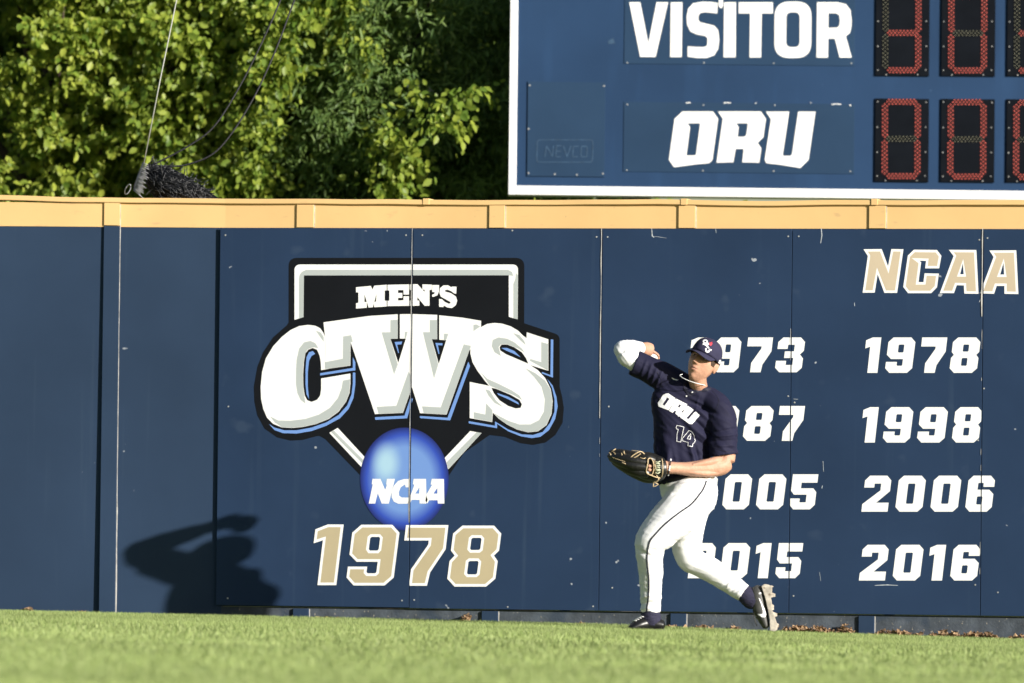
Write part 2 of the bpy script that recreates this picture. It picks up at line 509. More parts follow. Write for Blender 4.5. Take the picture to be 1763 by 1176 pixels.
# ---- plywood sheets
PANELS = []
pfront = [.0235, .0225, .0232, .0220, .0228]
for i in range(5):
    x0, x1 = SEAMS[i]+.0022, SEAMS[i+1]-.0022
    bm = bmesh.new()
    y1 = -.0175
    z0 = Z_PBOT+(.0 if i != 0 else .004); z1 = Z_PTOP-.002*(i % 2)
    box(bm, x0, x1, -pfront[i], y1, z0, z1, None, .0012)
    o = from_bm('plywood_panel', bm, M['panel'], wall)
    PANELS.append((o, x0+.0015, x1-.0015, -pfront[i]))
PANELS[0][0]['label'] = 'navy sheet with the left half of the emblem'

def decal(name, loops, m, layer, panels=None):
    """flat print on the sheets: cut at every joint, each piece a child of its sheet"""
    made = []
    for (po, x0, x1, y) in PANELS:
        yy = y-.0005-.0004*layer
        l3 = []
        for lp in loops:
            l3.append([Vector((p.x, yy, p.z)) for p in (at_y(px, py, yy) for px, py in lp)])
        mx = max(p.x for p in l3[0]); mn = min(p.x for p in l3[0])
        if mx < x0 or mn > x1: continue
        bm = flat_bm(l3)
        for xx, nn in ((x0, -1), (x1, 1)):
            g = bm.verts[:]+bm.edges[:]+bm.faces[:]
            bmesh.ops.bisect_plane(bm, geom=g, plane_co=(xx, 0, 0), plane_no=(nn, 0, 0), clear_outer=True)
        if not bm.faces:
            bm.free(); continue
        for f in bm.faces:
            if f.normal.y > 0: f.normal_flip()
        made.append(from_bm(name, bm, m, po))
    return made

# ---- years
ROWS = [
 ('1973', [(1189, 1217), (1228, 1276.5), (1286.5, 1331), (1334.5, 1386)], 581, 641),
 ('1978', [(1489.7, 1517.4), (1524, 1576), (1586, 1631), (1635, 1688)], 581, 642),
 ('1987', [(1185, 1213), (1221, 1273), (1279, 1332), (1341, 1386)], 699, 759),
 ('1998', [(1485, 1513), (1520, 1572.5), (1579, 1632), (1639, 1691)], 701, 762),
 ('2005', [(1185, 1236), (1243.5, 1295), (1301.6, 1354), (1359, 1409)], 816.6, 877),
 ('2006', [(1483, 1534.5), (1541.7, 1594), (1602, 1655), (1662, 1713)], 819, 881),
 ('2015', [(1184, 1232.5), (1240, 1291.7), (1301, 1328.6), (1335, 1383)], 935, 995.5),
 ('2016', [(1478.7, 1530), (1537, 1590), (1600, 1629), (1636, 1688)], 938, 999.5),
]
for s, bx, y0, y1 in ROWS:
    for ch, (a, b) in zip(s, bx):
        decal('numeral', numeral(ch, a, b, y0, y1), M['white'], 1)
# ---- NCAA heading
for lp in (
    [zp(1480, 420, 6.23, [(42, 57), (237, 55), (305, 240), (340, 55), (470, 57), (402, 525), (265, 525), (193, 325), (162, 523), (32, 523), (88, 130)])],
    [zp(1480, 420, 6.23, [(582, 62), (830, 65), (877, 128), (853, 262), (703, 262), (712, 182), (640, 180), (660, 195), (632, 410), (685, 410), (697, 315), (850, 318), (830, 465), (768, 528), (520, 528), (468, 462), (517, 125)])],
    [zp(1480, 420, 6.23, [(958, 63), (1252, 65), (1275, 535), (1123, 533), (1118, 445), (1042, 443), (1012, 528), (860, 527), (1008, 130)]),
     zp(1480, 420, 6.23, [(1108, 205), (1116, 325), (1078, 325)])],
    [zp(1480, 420, 6.23, [(1392, 70), (1680, 68), (1703, 538), (1553, 535), (1553, 450), (1470, 450), (1442, 535), (1290, 530), (1437, 140)]),
     zp(1480, 420, 6.23, [(1543, 200), (1550, 328), (1508, 328)])]):
    decal('letter', lp, M['white'], 1)
    decal('letter_fill', [shrink(lp[0], 4.2)]+[shrink(h, -4.2) for h in lp[1:]], M['palegold'], 2)

# ---- the emblem
sil = [(497, 555), (497, 476)]+rounded([(497, 476), (497, 444), (526.5, 444)], [0, 30, 0], 8)[1:]
sil += rounded([(872, 444), (902.7, 444), (902.7, 476)], [0, 30, 0], 8)+[(902.5, 556.5)]
sil += rounded([(902.5, 556.5), (963.5, 577), (963.5, 666)], [0, 8, 0], 4)[1:]
sil += [(968, 684), (970.7, 702), (968.6, 728), (956, 749), (939, 762), (917.5, 766), (896, 763), (868.7, 752), (843, 749), (798.5, 780), (773, 818.7), (740, 855), (660, 855),
        (620, 818), (560, 756), (550, 750.6), (545, 751), (521, 757.5), (500, 758.5), (477, 753), (455.5, 738), (443, 715), (438, 691.5), (437, 666), (443, 632), (453, 606.5), (470, 581), (494, 560)]
decal('emblem_backing', [sil], M['black'], 1)
fr_ = [(507, 550.7)]+rounded([(507, 480), (507, 455.4), (528, 455.4)], [0, 22, 0], 7)+rounded([(872, 455.4), (891.8, 455.4), (891.8, 476)], [0, 22, 0], 7)+[(891.2, 550), (876, 545.5), (876, 474), (523, 474), (522.6, 546)]
decal('emblem_border', [fr_], M['white'], 2)
decal('emblem_border_shade', [[(514.8, 548.5), (514.8, 480), (516, 473), (520, 468), (527, 464.6), (875, 464.6), (881, 468), (884, 475), (876, 474), (523.3, 474.2), (522.6, 546)]], M['grey'], 3)
decal('emblem_border_shade', [[(884, 548), (884, 489), (887.5, 480), (888.5, 470), (891.6, 474), (891.0, 549.8)]], M['grey'], 3)
ov = lambda p: zp(550, 720, 5.877, p)
decal('emblem_border', [ov([(100, 148), (185, 98), (455, 390), (470, 450), (425, 495)])], M['white'], 2)
decal('emblem_border_shade', [ov([(118, 140), (145, 124), (445, 425), (440, 462)])], M['grey'], 3)
decal('emblem_border', [ov([(1525, 130), (1640, 150), (1305, 515), (1240, 470), (1265, 405)])], M['white'], 2)
decal('emblem_border_shade', [ov([(1590, 142), (1638, 150), (1304, 512), (1288, 445)])], M['grey'], 3)
me_ = lambda p: zp(600, 480, 8.815, p)
decal('letter', [me_([(115, 128), (340, 108), (363, 165), (390, 105), (580, 90), (580, 175), (550, 180), (550, 330), (580, 335), (580, 420), (390, 432), (385, 350), (418, 345), (425, 230), (370, 432), (305, 437), (243, 240), (243, 355), (278, 350), (278, 440), (115, 452), (115, 370), (150, 365), (150, 208), (115, 205)])], M['white'], 2)
decal('letter', [me_([(592, 92), (918, 85), (918, 240), (835, 240), (835, 172), (752, 172), (752, 215), (818, 215), (818, 290), (752, 290), (752, 330), (835, 325), (835, 265), (918, 265), (918, 410), (592, 415), (592, 335), (620, 330), (620, 180), (592, 175)])], M['white'], 2)
decal('letter', [me_([(930, 85), (1045, 80), (1155, 200), (1155, 165), (1122, 165), (1122, 85), (1265, 88), (1265, 168), (1230, 168), (1230, 410), (1155, 410), (1045, 280), (1045, 330), (1075, 330), (1075, 408), (930, 412), (930, 328), (958, 328), (958, 172), (930, 172)])], M['white'], 2)
decal('apostrophe', [me_([(1270, 95), (1375, 95), (1375, 190), (1350, 250), (1290, 275), (1270, 270), (1270, 240), (1300, 230), (1310, 205), (1270, 200)])], M['white'], 2)
decal('letter', [me_([(1575, 118), (1640, 120), (1635, 228), (1600, 220), (1560, 190), (1500, 165), (1465, 175), (1470, 195), (1560, 220), (1630, 270), (1650, 330), (1630, 400), (1570, 445), (1500, 435), (1445, 405), (1440, 430), (1375, 425), (1375, 305), (1420, 310), (1460, 350), (1520, 378), (1550, 372), (1545, 350), (1480, 315), (1400, 270), (1380, 210), (1390, 140), (1440, 100), (1510, 98), (1560, 128)])], M['white'], 2)

zc = lambda p: zp(430, 530, 4.704, p)
zw = lambda p: zp(600, 530, 5.6, p)
zs = lambda p: zp(790, 530, 4.704, p)
decal('letter', [zc([(595, 200), (570, 165), (530, 145), (470, 138), (400, 148), (330, 180), (260, 235), (190, 310), (130, 410), (100, 520), (88, 640), (92, 740), (110, 820), (140, 890), (190, 940), (260, 968), (340, 973), (430, 965), (540, 940), (640, 900), (720, 840), (780, 760), (808, 690), (815, 610), (815, 532), (578, 572), (578, 660), (570, 710), (545, 745), (500, 762), (465, 748), (445, 710), (435, 640), (432, 540), (438, 440), (450, 370), (475, 338), (510, 325), (545, 340), (565, 385), (575, 440), (578, 505), (640, 494), (640, 300)])], M['white'], 3)
for g in ([(450, 775), (412, 745), (386, 690), (375, 620), (375, 520), (380, 420), (400, 330), (440, 280), (490, 268), (530, 285), (555, 325), (510, 320), (470, 335), (448, 375), (435, 440), (430, 540), (435, 650)],
          [(165, 880), (230, 912), (330, 915), (450, 900), (560, 865), (650, 810), (715, 730), (745, 650), (755, 590), (813, 578), (806, 690), (778, 760), (718, 838), (638, 898), (540, 938), (430, 963), (340, 971), (262, 966), (205, 930)],
          [(535, 185), (575, 200), (598, 235), (600, 275), (570, 235)]):
    decal('letter_shade', [zc(g)], M['grey'], 4)
for g in ([(155, 940), (200, 970), (280, 992), (380, 992), (500, 970), (620, 928), (720, 868), (790, 790), (825, 700), (835, 610), (835, 525), (855, 525), (855, 620), (840, 730), (800, 820), (730, 895), (620, 955), (500, 998), (380, 1018), (270, 1015), (200, 990)],
          [(570, 530), (835, 487), (835, 400), (855, 440), (855, 508), (835, 508), (570, 548)],
          [(530, 372), (510, 350), (480, 360), (460, 400), (452, 500), (452, 620), (460, 700), (480, 738), (470, 640), (470, 520), (480, 430), (500, 390)]):
    decal('letter_outline', [zc(g)], M['lightblue'], 2)
decal('letter', [zw([(-241, 140), (200, 78), (475, 62), (475, 297), (405, 300), (480, 530), (553, 297), (495, 297), (495, 62), (615, 60), (855, 68), (855, 303), (805, 303), (870, 540), (942, 312), (875, 308), (875, 72), (1100, 95), (1278, 125), (1278, 175), (1200, 370), (1165, 410), (945, 1030), (690, 1015), (612, 765), (525, 1013), (255, 1025), (20, 330), (18, 557), (-224, 591), (-224, 300)])], M['white'], 5)
decal('letter_shade', [zc([(610, 440), (755, 412), (757, 232), (820, 222), (834, 275), (815, 278), (813, 466), (612, 495)])], M['grey'], 6)
for g in ([(405, 118), (474, 115), (474, 295), (405, 300), (475, 545), (440, 640), (320, 237), (405, 235)], [(545, 232), (570, 232), (553, 295), (540, 295)],
          [(785, 118), (854, 118), (854, 301), (805, 303), (865, 545), (825, 680), (718, 235), (785, 235)], [(920, 250), (962, 250), (942, 310), (920, 308)],
          [(1112, 352), (1180, 368), (1165, 408), (944, 1028), (725, 1015), (710, 950), (890, 960)], [(580, 615), (611, 670), (611, 763), (524, 1011), (290, 1021), (272, 955), (462, 945)],
          [(1205, 165), (1232, 160), (1270, 180), (1205, 225)]):
    decal('letter_shade', [zw(g)], M['grey'], 6)
for g in ([(255, 1055), (540, 1040), (600, 860), (620, 880), (565, 1065), (258, 1080)], [(688, 1043), (955, 1060), (1155, 520), (1172, 560), (980, 1085), (690, 1063)],
          [(445, 330), (518, 325), (510, 352), (470, 355), (487, 435), (480, 437)], [(838, 338), (908, 342), (905, 362), (862, 360), (877, 443), (868, 445)]):
    decal('letter_outline', [zw(g)], M['lightblue'], 2)
decal('letter', [zs([(180, 155), (230, 130), (290, 122), (350, 128), (420, 150), (480, 185), (520, 225), (548, 245), (550, 198), (725, 255), (725, 510), (580, 465), (640, 505), (700, 570), (745, 660), (760, 760), (750, 860), (710, 950), (640, 1000), (560, 1008), (470, 985), (390, 945), (320, 895), (275, 850), (270, 925), (88, 893), (88, 600), (245, 632), (210, 590), (150, 510), (110, 440), (93, 370), (95, 300), (115, 225), (150, 180)]),
                 zs([(330, 320), (345, 297), (390, 297), (450, 320), (510, 360), (545, 410), (562, 452), (540, 443), (450, 405), (380, 375), (335, 345)]),
                 zs([(264, 647), (300, 655), (420, 705), (490, 745), (510, 780), (500, 810), (460, 815), (400, 795), (330, 750), (282, 690)])], M['white'], 7)
for g in ([(440, 205), (490, 220), (530, 270), (540, 300), (490, 255)],
          [(340, 390), (290, 360), (267, 310), (275, 260), (320, 240), (390, 250), (450, 280), (510, 330), (530, 360), (480, 330), (390, 294), (343, 294), (322, 318), (330, 350)],
          [(668, 278), (723, 292), (723, 508), (575, 428), (580, 415), (668, 440)],
          [(540, 490), (610, 560), (670, 640), (697, 740), (690, 840), (650, 910), (580, 945), (490, 945), (400, 915), (280, 852), (322, 893), (391, 943), (471, 983), (560, 1006), (639, 998), (708, 949), (748, 859), (758, 760), (743, 661), (699, 590), (620, 530)],
          [(175, 520), (230, 575), (330, 620), (430, 670), (490, 710), (512, 747), (440, 705), (340, 668), (250, 630)],
          [(222, 775), (272, 830), (268, 922), (122, 895), (122, 845), (215, 865)], [(215, 660), (250, 670), (300, 750), (360, 805), (290, 770), (240, 710)]):
    decal('letter_shade', [zs(g)], M['grey'], 8)
for g in ([(745, 255), (765, 258), (762, 565), (670, 530), (675, 520), (742, 545)],
          [(715, 575), (760, 630), (790, 720), (800, 800), (780, 900), (730, 990), (660, 1045), (590, 1055), (500, 1040), (400, 1000), (310, 940), (310, 975), (80, 935), (80, 918), (293, 955), (293, 920), (400, 985), (510, 1025), (600, 1030), (680, 1005), (740, 930), (775, 840), (775, 740), (755, 650)],
          [(345, 325), (390, 325), (450, 350), (500, 400), (440, 370), (380, 345)], [(310, 690), (400, 720), (480, 765), (488, 785), (400, 740), (320, 705)]):
    decal('letter_outline', [zs(g)], M['lightblue'], 2)
decal('emblem_ball', [[(696.3+76.3*math.cos(k*2*math.pi/64), 824.7+88.5*math.sin(k*2*math.pi/64)) for k in range(64)]], M['ball'], 4)
nc = lambda p: zp(620, 800, 11.02, p)
for lp in ([nc([(235, 270), (385, 270), (475, 480), (510, 380), (495, 375), (510, 270), (660, 270), (545, 738), (410, 738), (335, 540), (285, 738), (165, 738), (240, 375), (220, 372)])],
           [nc([(945, 270), (830, 275), (720, 310), (640, 400), (595, 520), (600, 620), (640, 700), (720, 740), (930, 740), (945, 625), (790, 625), (740, 590), (735, 520), (770, 430), (850, 375), (865, 430), (945, 430)])],
           [nc([(1015, 270), (1250, 270), (1258, 600), (1280, 660), (1255, 738), (1130, 738), (1125, 668), (980, 668), (945, 738), (900, 738), (1030, 380), (1002, 375)]), nc([(1125, 430), (1120, 550), (1045, 550)])],
           [nc([(1360, 270), (1590, 272), (1598, 738), (1475, 738), (1470, 675), (1310, 675), (1275, 738), (1240, 690), (1256, 570), (1368, 380), (1338, 378)]), nc([(1465, 440), (1465, 550), (1390, 550)])]):
    decal('letter', lp, M['white'], 6)
for ch, (a, b), y0, y1 in (('1', (540, 591.7), 903, 1007.5), ('9', (596.6, 687.7), 903.5, 1008), ('7', (696, 772), 904, 1008.5), ('8', (770, 863), 905, 1010)):
    lp = numeral(ch, a, b, y0, y1)
    decal('numeral', lp, M['white'], 6)
    decal('numeral_fill', [shrink(lp[0], 4.6)]+[shrink(h, -4.6) for h in lp[1:]], M['gold'], 7)

# ---- worn bare edges at the joints, pale to paint in the sun they catch; screws and scars on the sheets
def worn_lit_edge(pi, px, y0, y1, side, wmax, gaps=.0, seed=0):
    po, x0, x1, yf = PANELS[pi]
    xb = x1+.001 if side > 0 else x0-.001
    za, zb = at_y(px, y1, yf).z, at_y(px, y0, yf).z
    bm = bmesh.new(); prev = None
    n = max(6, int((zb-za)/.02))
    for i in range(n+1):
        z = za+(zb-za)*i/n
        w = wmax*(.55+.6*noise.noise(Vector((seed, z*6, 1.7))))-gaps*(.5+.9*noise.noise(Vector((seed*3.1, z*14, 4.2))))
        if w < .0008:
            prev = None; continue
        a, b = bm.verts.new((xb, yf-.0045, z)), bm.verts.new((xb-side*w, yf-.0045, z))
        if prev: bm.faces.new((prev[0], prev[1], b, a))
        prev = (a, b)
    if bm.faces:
        from_bm('worn_lit_edge', bm, M['edge'], po)
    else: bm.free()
worn_lit_edge(0, 712, 393, 900, 1, .0055, 0, 1)
worn_lit_edge(0, 705, 900, 1040, 1, .002, .002, 2)
worn_lit_edge(1, 1037, 393, 720, 1, .0075, 0, 3)
worn_lit_edge(1, 1033, 720, 1046, 1, .004, .006, 7)
worn_lit_edge(2, 1362, 560, 720, 1, .005, .006, 4)
worn_lit_edge(2, 1358, 940, 1050, 1, .005, .007, 14)
worn_lit_edge(3, 1693, 393, 545, 1, .009, 0, 5)
worn_lit_edge(3, 1692, 545, 1050, 1, .005, .0065, 6)

rs = random.Random(8)
for pi, spots in ((0, [(388, 405), (699, 405), (392, 1030), (692, 1034), (393, 700)]), (1, [(727, 405), (882, 397), (1027, 408), (713, 1033), (1021, 1044), (874, 1045)]),
                  (2, [(1046, 408), (1357, 407), (1048, 700), (1054, 1012), (1357, 682)]), (3, [(1375, 407), (1686, 413), (1368, 693), (1366, 1026), (1684, 758), (1679, 1007)]), (4, [(1694, 669), (1700, 410), (1718, 1020)])):
    po, x0, x1, yf = PANELS[pi]
    for px, py in spots:
        c = at_y(px, py, yf)
        if not (x0+.006 < c.x < x1-.006): c.x = min(max(c.x, x0+.008), x1-.008)
        bm = bmesh.new(); disc(bm, Vector((c.x, yf-.0002, c.z)), Vector((0, -1, 0)), .0058, 8, .002)
        from_bm('screw_head', bm, M['screw'], po)
M['scar'] = mat('scraped_paint', (.40, .43, .47), .6, .3, 60)
for pi, pts, w in ((3, [(1414, 393), (1415, 405), (1413, 419)], 1.0), (2, [(1122, 393), (1123, 406), (1126, 409)], 1.1), (2, [(1126, 407), (1135, 408), (1148, 410)], .35), (3, [(1471, 521), (1471.5, 527)], .9),
                   (3, [(1690, 512), (1686, 520)], 1.0), (3, [(1506, 1008), (1527, 1007), (1546, 1008)], .8), (2, [(1366, 687), (1374, 687.5)], .7), (3, [(1417, 794), (1418, 812)], .7),
                   (3, [(1411, 985), (1413, 1000)], .5), (3, [(1357, 1010), (1356, 1042)], .8), (2, [(1232, 393), (1233, 401)], .8), (3, [(1416, 836), (1415, 841)], 1.0)):
    po, x0, x1, yf = PANELS[pi]
    ps = [at_y(px, py, yf-.001) for px, py in pts]
    bm = bmesh.new(); prev = None
    for i, p in enumerate(ps):
        t = (ps[min(i+1, len(ps)-1)]-ps[max(i-1, 0)]).normalized()
        n_ = Vector((-t.z, 0, t.x))*w/270*(.5 if i in (0, len(ps)-1) else 1)
        a, b = bm.verts.new(p+n_), bm.verts.new(p-n_)
        if prev: bm.faces.new((prev[0], prev[1], b, a))
        prev = (a, b)
    from_bm('scrape', bm, M['scar'], po)
# ------------------------------------------------------------------ scoreboard
BP0 = at_y(875, 335, 4.2)
BN = Vector((-F.x, -F.y, 0)).normalized()            # the board squarely faces the photographer
BR = Vector((0, 0, 1)).cross(BN).normalized()
board = empty('scoreboard', (BP0.x+BR.x*2.45, BP0.y+BR.y*2.45, ground_z(0)))
tag(board, 'large blue scoreboard with white frame and red lamp digits behind the wall', 'scoreboard')
def on_board(px, py, off=0.0):
    return plane_hit(px, py, BP0+BN*off, BN)
def bxz(px, py, off=0.0):
    p = on_board(px, py, off)-BP0
    return p.dot(BR), p.z
def bf(u, d, z):                                     # board frame: along, out of the face, height above its foot
    return BP0+BR*u+BN*d+Vector((0, 0, z))
def bbox(name, u0, u1, d0, d1, z0, z1, m, parent, bevel=.0):
    bm = bmesh.new()
    box(bm, u0, u1, d0, d1, z0, z1, bf, bevel)
    bmesh.ops.recalc_face_normals(bm, faces=bm.faces[:])
    return from_bm(name, bm, m, parent)
BW, BH = 4.9, 3.2
fw = bxz(890, 200)[0]
fz = bxz(890, 319.5)[1]
face = bbox('face_sheet', fw-.01, BW-fw+.01, -.28, -.012, fz-.01, BH-fz, M['board'], board)
bbox('frame_side', 0, fw, -.30, 0, 0, BH, M['frame'], board, .003)
bbox('frame_side', BW-fw, BW, -.30, 0, 0, BH, M['frame'], board, .003)
bbox('frame_rail', fw+.001, BW-fw-.001, -.30, -.001, 0, fz, M['frame'], board, .003)
bbox('frame_rail', fw+.001, BW-fw-.001, -.30, -.001, BH-fz, BH, M['frame'], board, .003)
for u in (.9, 4.0):
    bbox('post', u-.1, u+.1, -.5, -.305, ground_z(0)-BP0.z-.3, BH-.4, M['steel'], board, .01)

def sheet(name, x0, y0, x1, y1, m, d=.004):
    a, b = bxz(x0, y1), bxz(x1, y0)
    mid = bxz((x0+x1)/2, y1)[1]; mid2 = bxz((x0+x1)/2, y0)[1]
    return bbox(name, bxz(x0, (y0+y1)/2)[0], bxz(x1, (y0+y1)/2)[0], -.0115, -.012+d, mid, mid2, m, board, .001)
def bprint(name, loops, m, parent, d):
    l3 = [[on_board(px, py, d) for px, py in lp] for lp in loops]
    # tessellate in the board's own plane
    bm = bmesh.new()
    flat = [[Vector(((p-BP0).dot(BR), (p-BP0).z, 0)) for p in lp] for lp in l3]
    vv = [bm.verts.new(p) for lp in l3 for p in lp]
    for t in tessellate_polygon(flat):
        try: bm.faces.new([vv[i] for i in t])
        except ValueError: pass
    bm.normal_update()
    for f in bm.faces:
        if f.normal.dot(BN) < 0: f.normal_flip()
    return from_bm(name, bm, m, parent)
def bscrews(parent, spots, d, r=.006):
    for px, py in spots:
        c = on_board(px, py, d)
        bm = bmesh.new(); disc(bm, c, BN, r, 7, .003)
        from_bm('screw_head', bm, M['screw'], parent)
vis = sheet('name_sheet', 1075, -30, 1472, 111.5, M['boardpanel'])
oru = sheet('name_sheet', 1073.5, 177, 1471, 297.5, M['boardpanel'])
hatch = sheet('hatch_cover', 908, 141, 1041.5, 304, M['boardpanel'], .009)
D1 = -.0068
v = lambda p: zp(1080, 0, 4.4075, p)
bprint('letter', [v([(15, 17), (98, 17), (160, 330), (222, 17), (310, 17), (215, 432), (98, 432)])], M['white'], vis, D1)
bprint('letter', [v([(330, 17), (418, 17), (413, 433), (326, 433)])], M['white'], vis, D1)
bprint('letter', [v([(685, 22), (640, 15), (570, 13), (500, 25), (462, 65), (450, 130), (455, 190), (480, 240), (530, 262), (590, 272), (608, 290), (608, 330), (600, 352), (570, 358), (520, 356), (458, 352), (458, 430), (530, 440), (600, 440), (660, 420), (690, 370), (698, 300), (690, 230), (660, 195), (600, 180), (555, 170), (540, 155), (540, 120), (555, 98), (590, 93), (640, 97), (683, 102)])], M['white'], vis, D1)
bprint('letter', [v([(735, 17), (825, 17), (822, 435), (731, 435)])], M['white'], vis, D1)
bprint('letter', [v([(846, 17), (1105, 17), (1105, 102), (1020, 102), (1015, 436), (928, 436), (932, 102), (846, 102)])], M['white'], vis, D1)
bprint('letter', [v(rounded([(1119, 12), (1398, 12), (1395, 440), (1116, 440)], 115, 8)), v(rounded([(1207, 93), (1309, 93), (1308, 358), (1205, 358)], 42, 6))], M['white'], vis, D1)
bprint('letter', [v([(1440, 17), (1600, 17), (1660, 32), (1693, 75), (1702, 140), (1701, 200), (1690, 250), (1658, 275), (1703, 437), (1612, 437), (1575, 293), (1525, 293), (1523, 437), (1436, 437)]),
                  v([(1527, 100), (1585, 101), (1608, 115), (1614, 155), (1609, 195), (1590, 210), (1525, 211)])], M['white'], vis, D1)
bprint('paint_drip', [v([(698, -20), (724, -20), (728, 35), (722, 55), (710, 63), (697, 52), (692, 35)])], M['white'], vis, D1+.001)
o_ = lambda p: zp(1140, 180, 6.296, p)
ORU = [[[(220, 75), (550, 75), (607, 155), (545, 600), (510, 635), (350, 650), (130, 680), (73, 600), (135, 155)], [(275, 203), (404, 203), (412, 211), (368, 540), (355, 552), (268, 552), (264, 545), (303, 245)]],
       [[(605, 75), (1070, 75), (1125, 155), (1097, 355), (1035, 415), (1075, 475), (1052, 630), (868, 625), (885, 490), (875, 480), (797, 480), (772, 625), (590, 630), (658, 155)], [(803, 203), (922, 203), (930, 211), (912, 330), (890, 350), (817, 350), (830, 245)]],
       [[(1125, 77), (1377, 77), (1307, 545), (1315, 557), (1390, 557), (1408, 540), (1475, 77), (1663, 77), (1587, 600), (1498, 688), (1300, 655), (1132, 635), (1112, 600), (1180, 160)]]]
for g in ORU:
    bprint('letter', [o_(lp) for lp in g], M['white'], oru, D1)
bscrews(vis, [(1080, 108), (1212, 108), (1332, 109), (1466, 109)], -.008)
bscrews(oru, [(1080, 180), (1211, 181), (1334, 181), (1464, 182), (1079, 293), (1210, 294), (1332, 294.5), (1464, 295)], -.008)
bscrews(hatch, [(912, 147), (1040, 148), (910, 222), (910, 298), (955, 300), (993, 301), (1038, 299)], -.003, .007)
# chips above the lower name sheet
for (x0, x1, y) in ((1181, 1190, 177), (1246, 1259, 177), (1432, 1449, 179.5), (1462, 1466, 181), (1300, 1303, 177.5), (1395, 1397, 177)):
    bprint('paint_chip', [[(x0, y-.6), (x0+(x1-x0)*.6, y-1.0), (x1, y-.4), (x1-1, y+.8), (x0+(x1-x0)*.4, y+.3), (x0+.5, y+1.2)]], M['white'], oru, -.0066)
bprint('paint_chip', [[(1046, 71), (1056, 65), (1059, 75), (1048, 76)]], M['ghost'], face, -.0105)
# faded maker's plate
g_ = rounded([(924, 240), (1022, 240), (1021, 280), (923, 280)], 6)
bprint('faded_plate', [g_, [(p[0]*.96+972.5*.04, p[1]*.92+260*.08) for p in g_]], M['ghost'], hatch, -.0015)
def strokes(lst, w):
    for a, b in lst:
        a, b = np.array(a, float), np.array(b, float)
        n = np.array((-(b-a)[1], (b-a)[0])); n = n/np.linalg.norm(n)*w
        bprint('faded_letter', [[tuple(a+n), tuple(b+n), tuple(b-n), tuple(a-n)]], M['ghost'], hatch, -.0013)
strokes([((938, 270), (941, 251)), ((941, 251), (951, 270)), ((951, 270), (953, 251)), ((958, 251), (957, 270)), ((957, 270), (966, 270)), ((958, 260.5), (966, 260.5)), ((958, 251), (967, 251)),
         ((970, 251), (976, 270)), ((976, 270), (983, 251)), ((997, 252), (988, 252)), ((987, 252), (986, 270)), ((986, 270), (995, 270)), ((1001, 252), (1000, 270)), ((1000, 270), (1010, 270)), ((1010, 270), (1011, 252)), ((1011, 252), (1001, 252))], 1.1)

# ---- lamp digits
SEG = {'top': ('h', 175.2), 'mid': ('h', 239.0), 'bot': ('h', 303.2), 'ul': ('v', 1523.6, 179.5, 236), 'll': ('v', 1523.0, 242.5, 299.5), 'ur': ('v', 1580.2, 179.5, 236), 'lr': ('v', 1579.6, 242.5, 299.5)}
LIT = {'0': 'top bot ul ll ur lr', '3': 'top mid bot ur lr'}
def digit_module(dx, dy, ch):
    x0, y0 = 1506.5+dx, 170+dy
    mod = sheet('digit_module', x0, y0, x0+92.5, y0+143.2, M['module'], .014)
    on = LIT[ch].split()
    for nm, s in SEG.items():
        bm = bmesh.new()
        dots = []
        if s[0] == 'h':
            y = s[1]+dy
            for k in range(8): dots += [(1530.4+dx+6.2*k, y-3.7), (1530.4+dx+6.2*k, y+4.0)]
            for k in range(9): dots.append((1527.3+dx+6.2*k, y))
            strip = [(1526+dx, y), (1530+dx, y-5.3), (1576+dx, y-5.3), (1580+dx, y), (1576+dx, y+5.3), (1530+dx, y+5.3)]
        else:
            x = s[1]+dx
            for k in range(8): dots += [(x-3.9, s[2]+dy+3.3+7.05*k), (x+3.9, s[2]+dy+3.3+7.05*k)]
            for k in range(9): dots.append((x, s[2]+dy+7.05*k-.2))
            strip = [(x, s[2]-2+dy), (x+5.4, s[2]+1.5+dy), (x+5.4, s[3]-1+dy), (x, s[3]+3+dy), (x-5.4, s[3]-1+dy), (x-5.4, s[2]+1.5+dy)]
        lit = nm in on
        f = bm.faces.new([bm.verts.new(on_board(px, py, .0045)) for px, py in strip])
        bm.normal_update()
        if f.normal.dot(BN) < 0: f.normal_flip()
        for px, py in dots:
            disc(bm, on_board(px, py, .0046), BN, .0036 if lit else .0034, 6, .004, 1)
        from_bm('lamp_segment', bm, [M['led_back'], M['led_on']] if lit else [M['led_offback'], M['led_off']], mod)
    bscrews(mod, [(x0+4.5, y0+5), (x0+4, y0+49), (x0+3.5, y0+92), (x0+3.5, y0+133), (x0+88, y0+6), (x0+87, y0+49), (x0+87, y0+92), (x0+86, y0+133), (x0+18, y0+141), (x0+72, y0+141)], .0035, .005)
for i in range(3):
    digit_module(113.2*i, .6*i, '0')
    digit_module(113.2*i+1.2, -182.4+.4*i, ('3', '0', '3')[i])
# ------------------------------------------------------------------ grass
M['grass'] = leaf_mat('grass_blades', (.240, .335, .095), (.435, .505, .205), .30, .5)
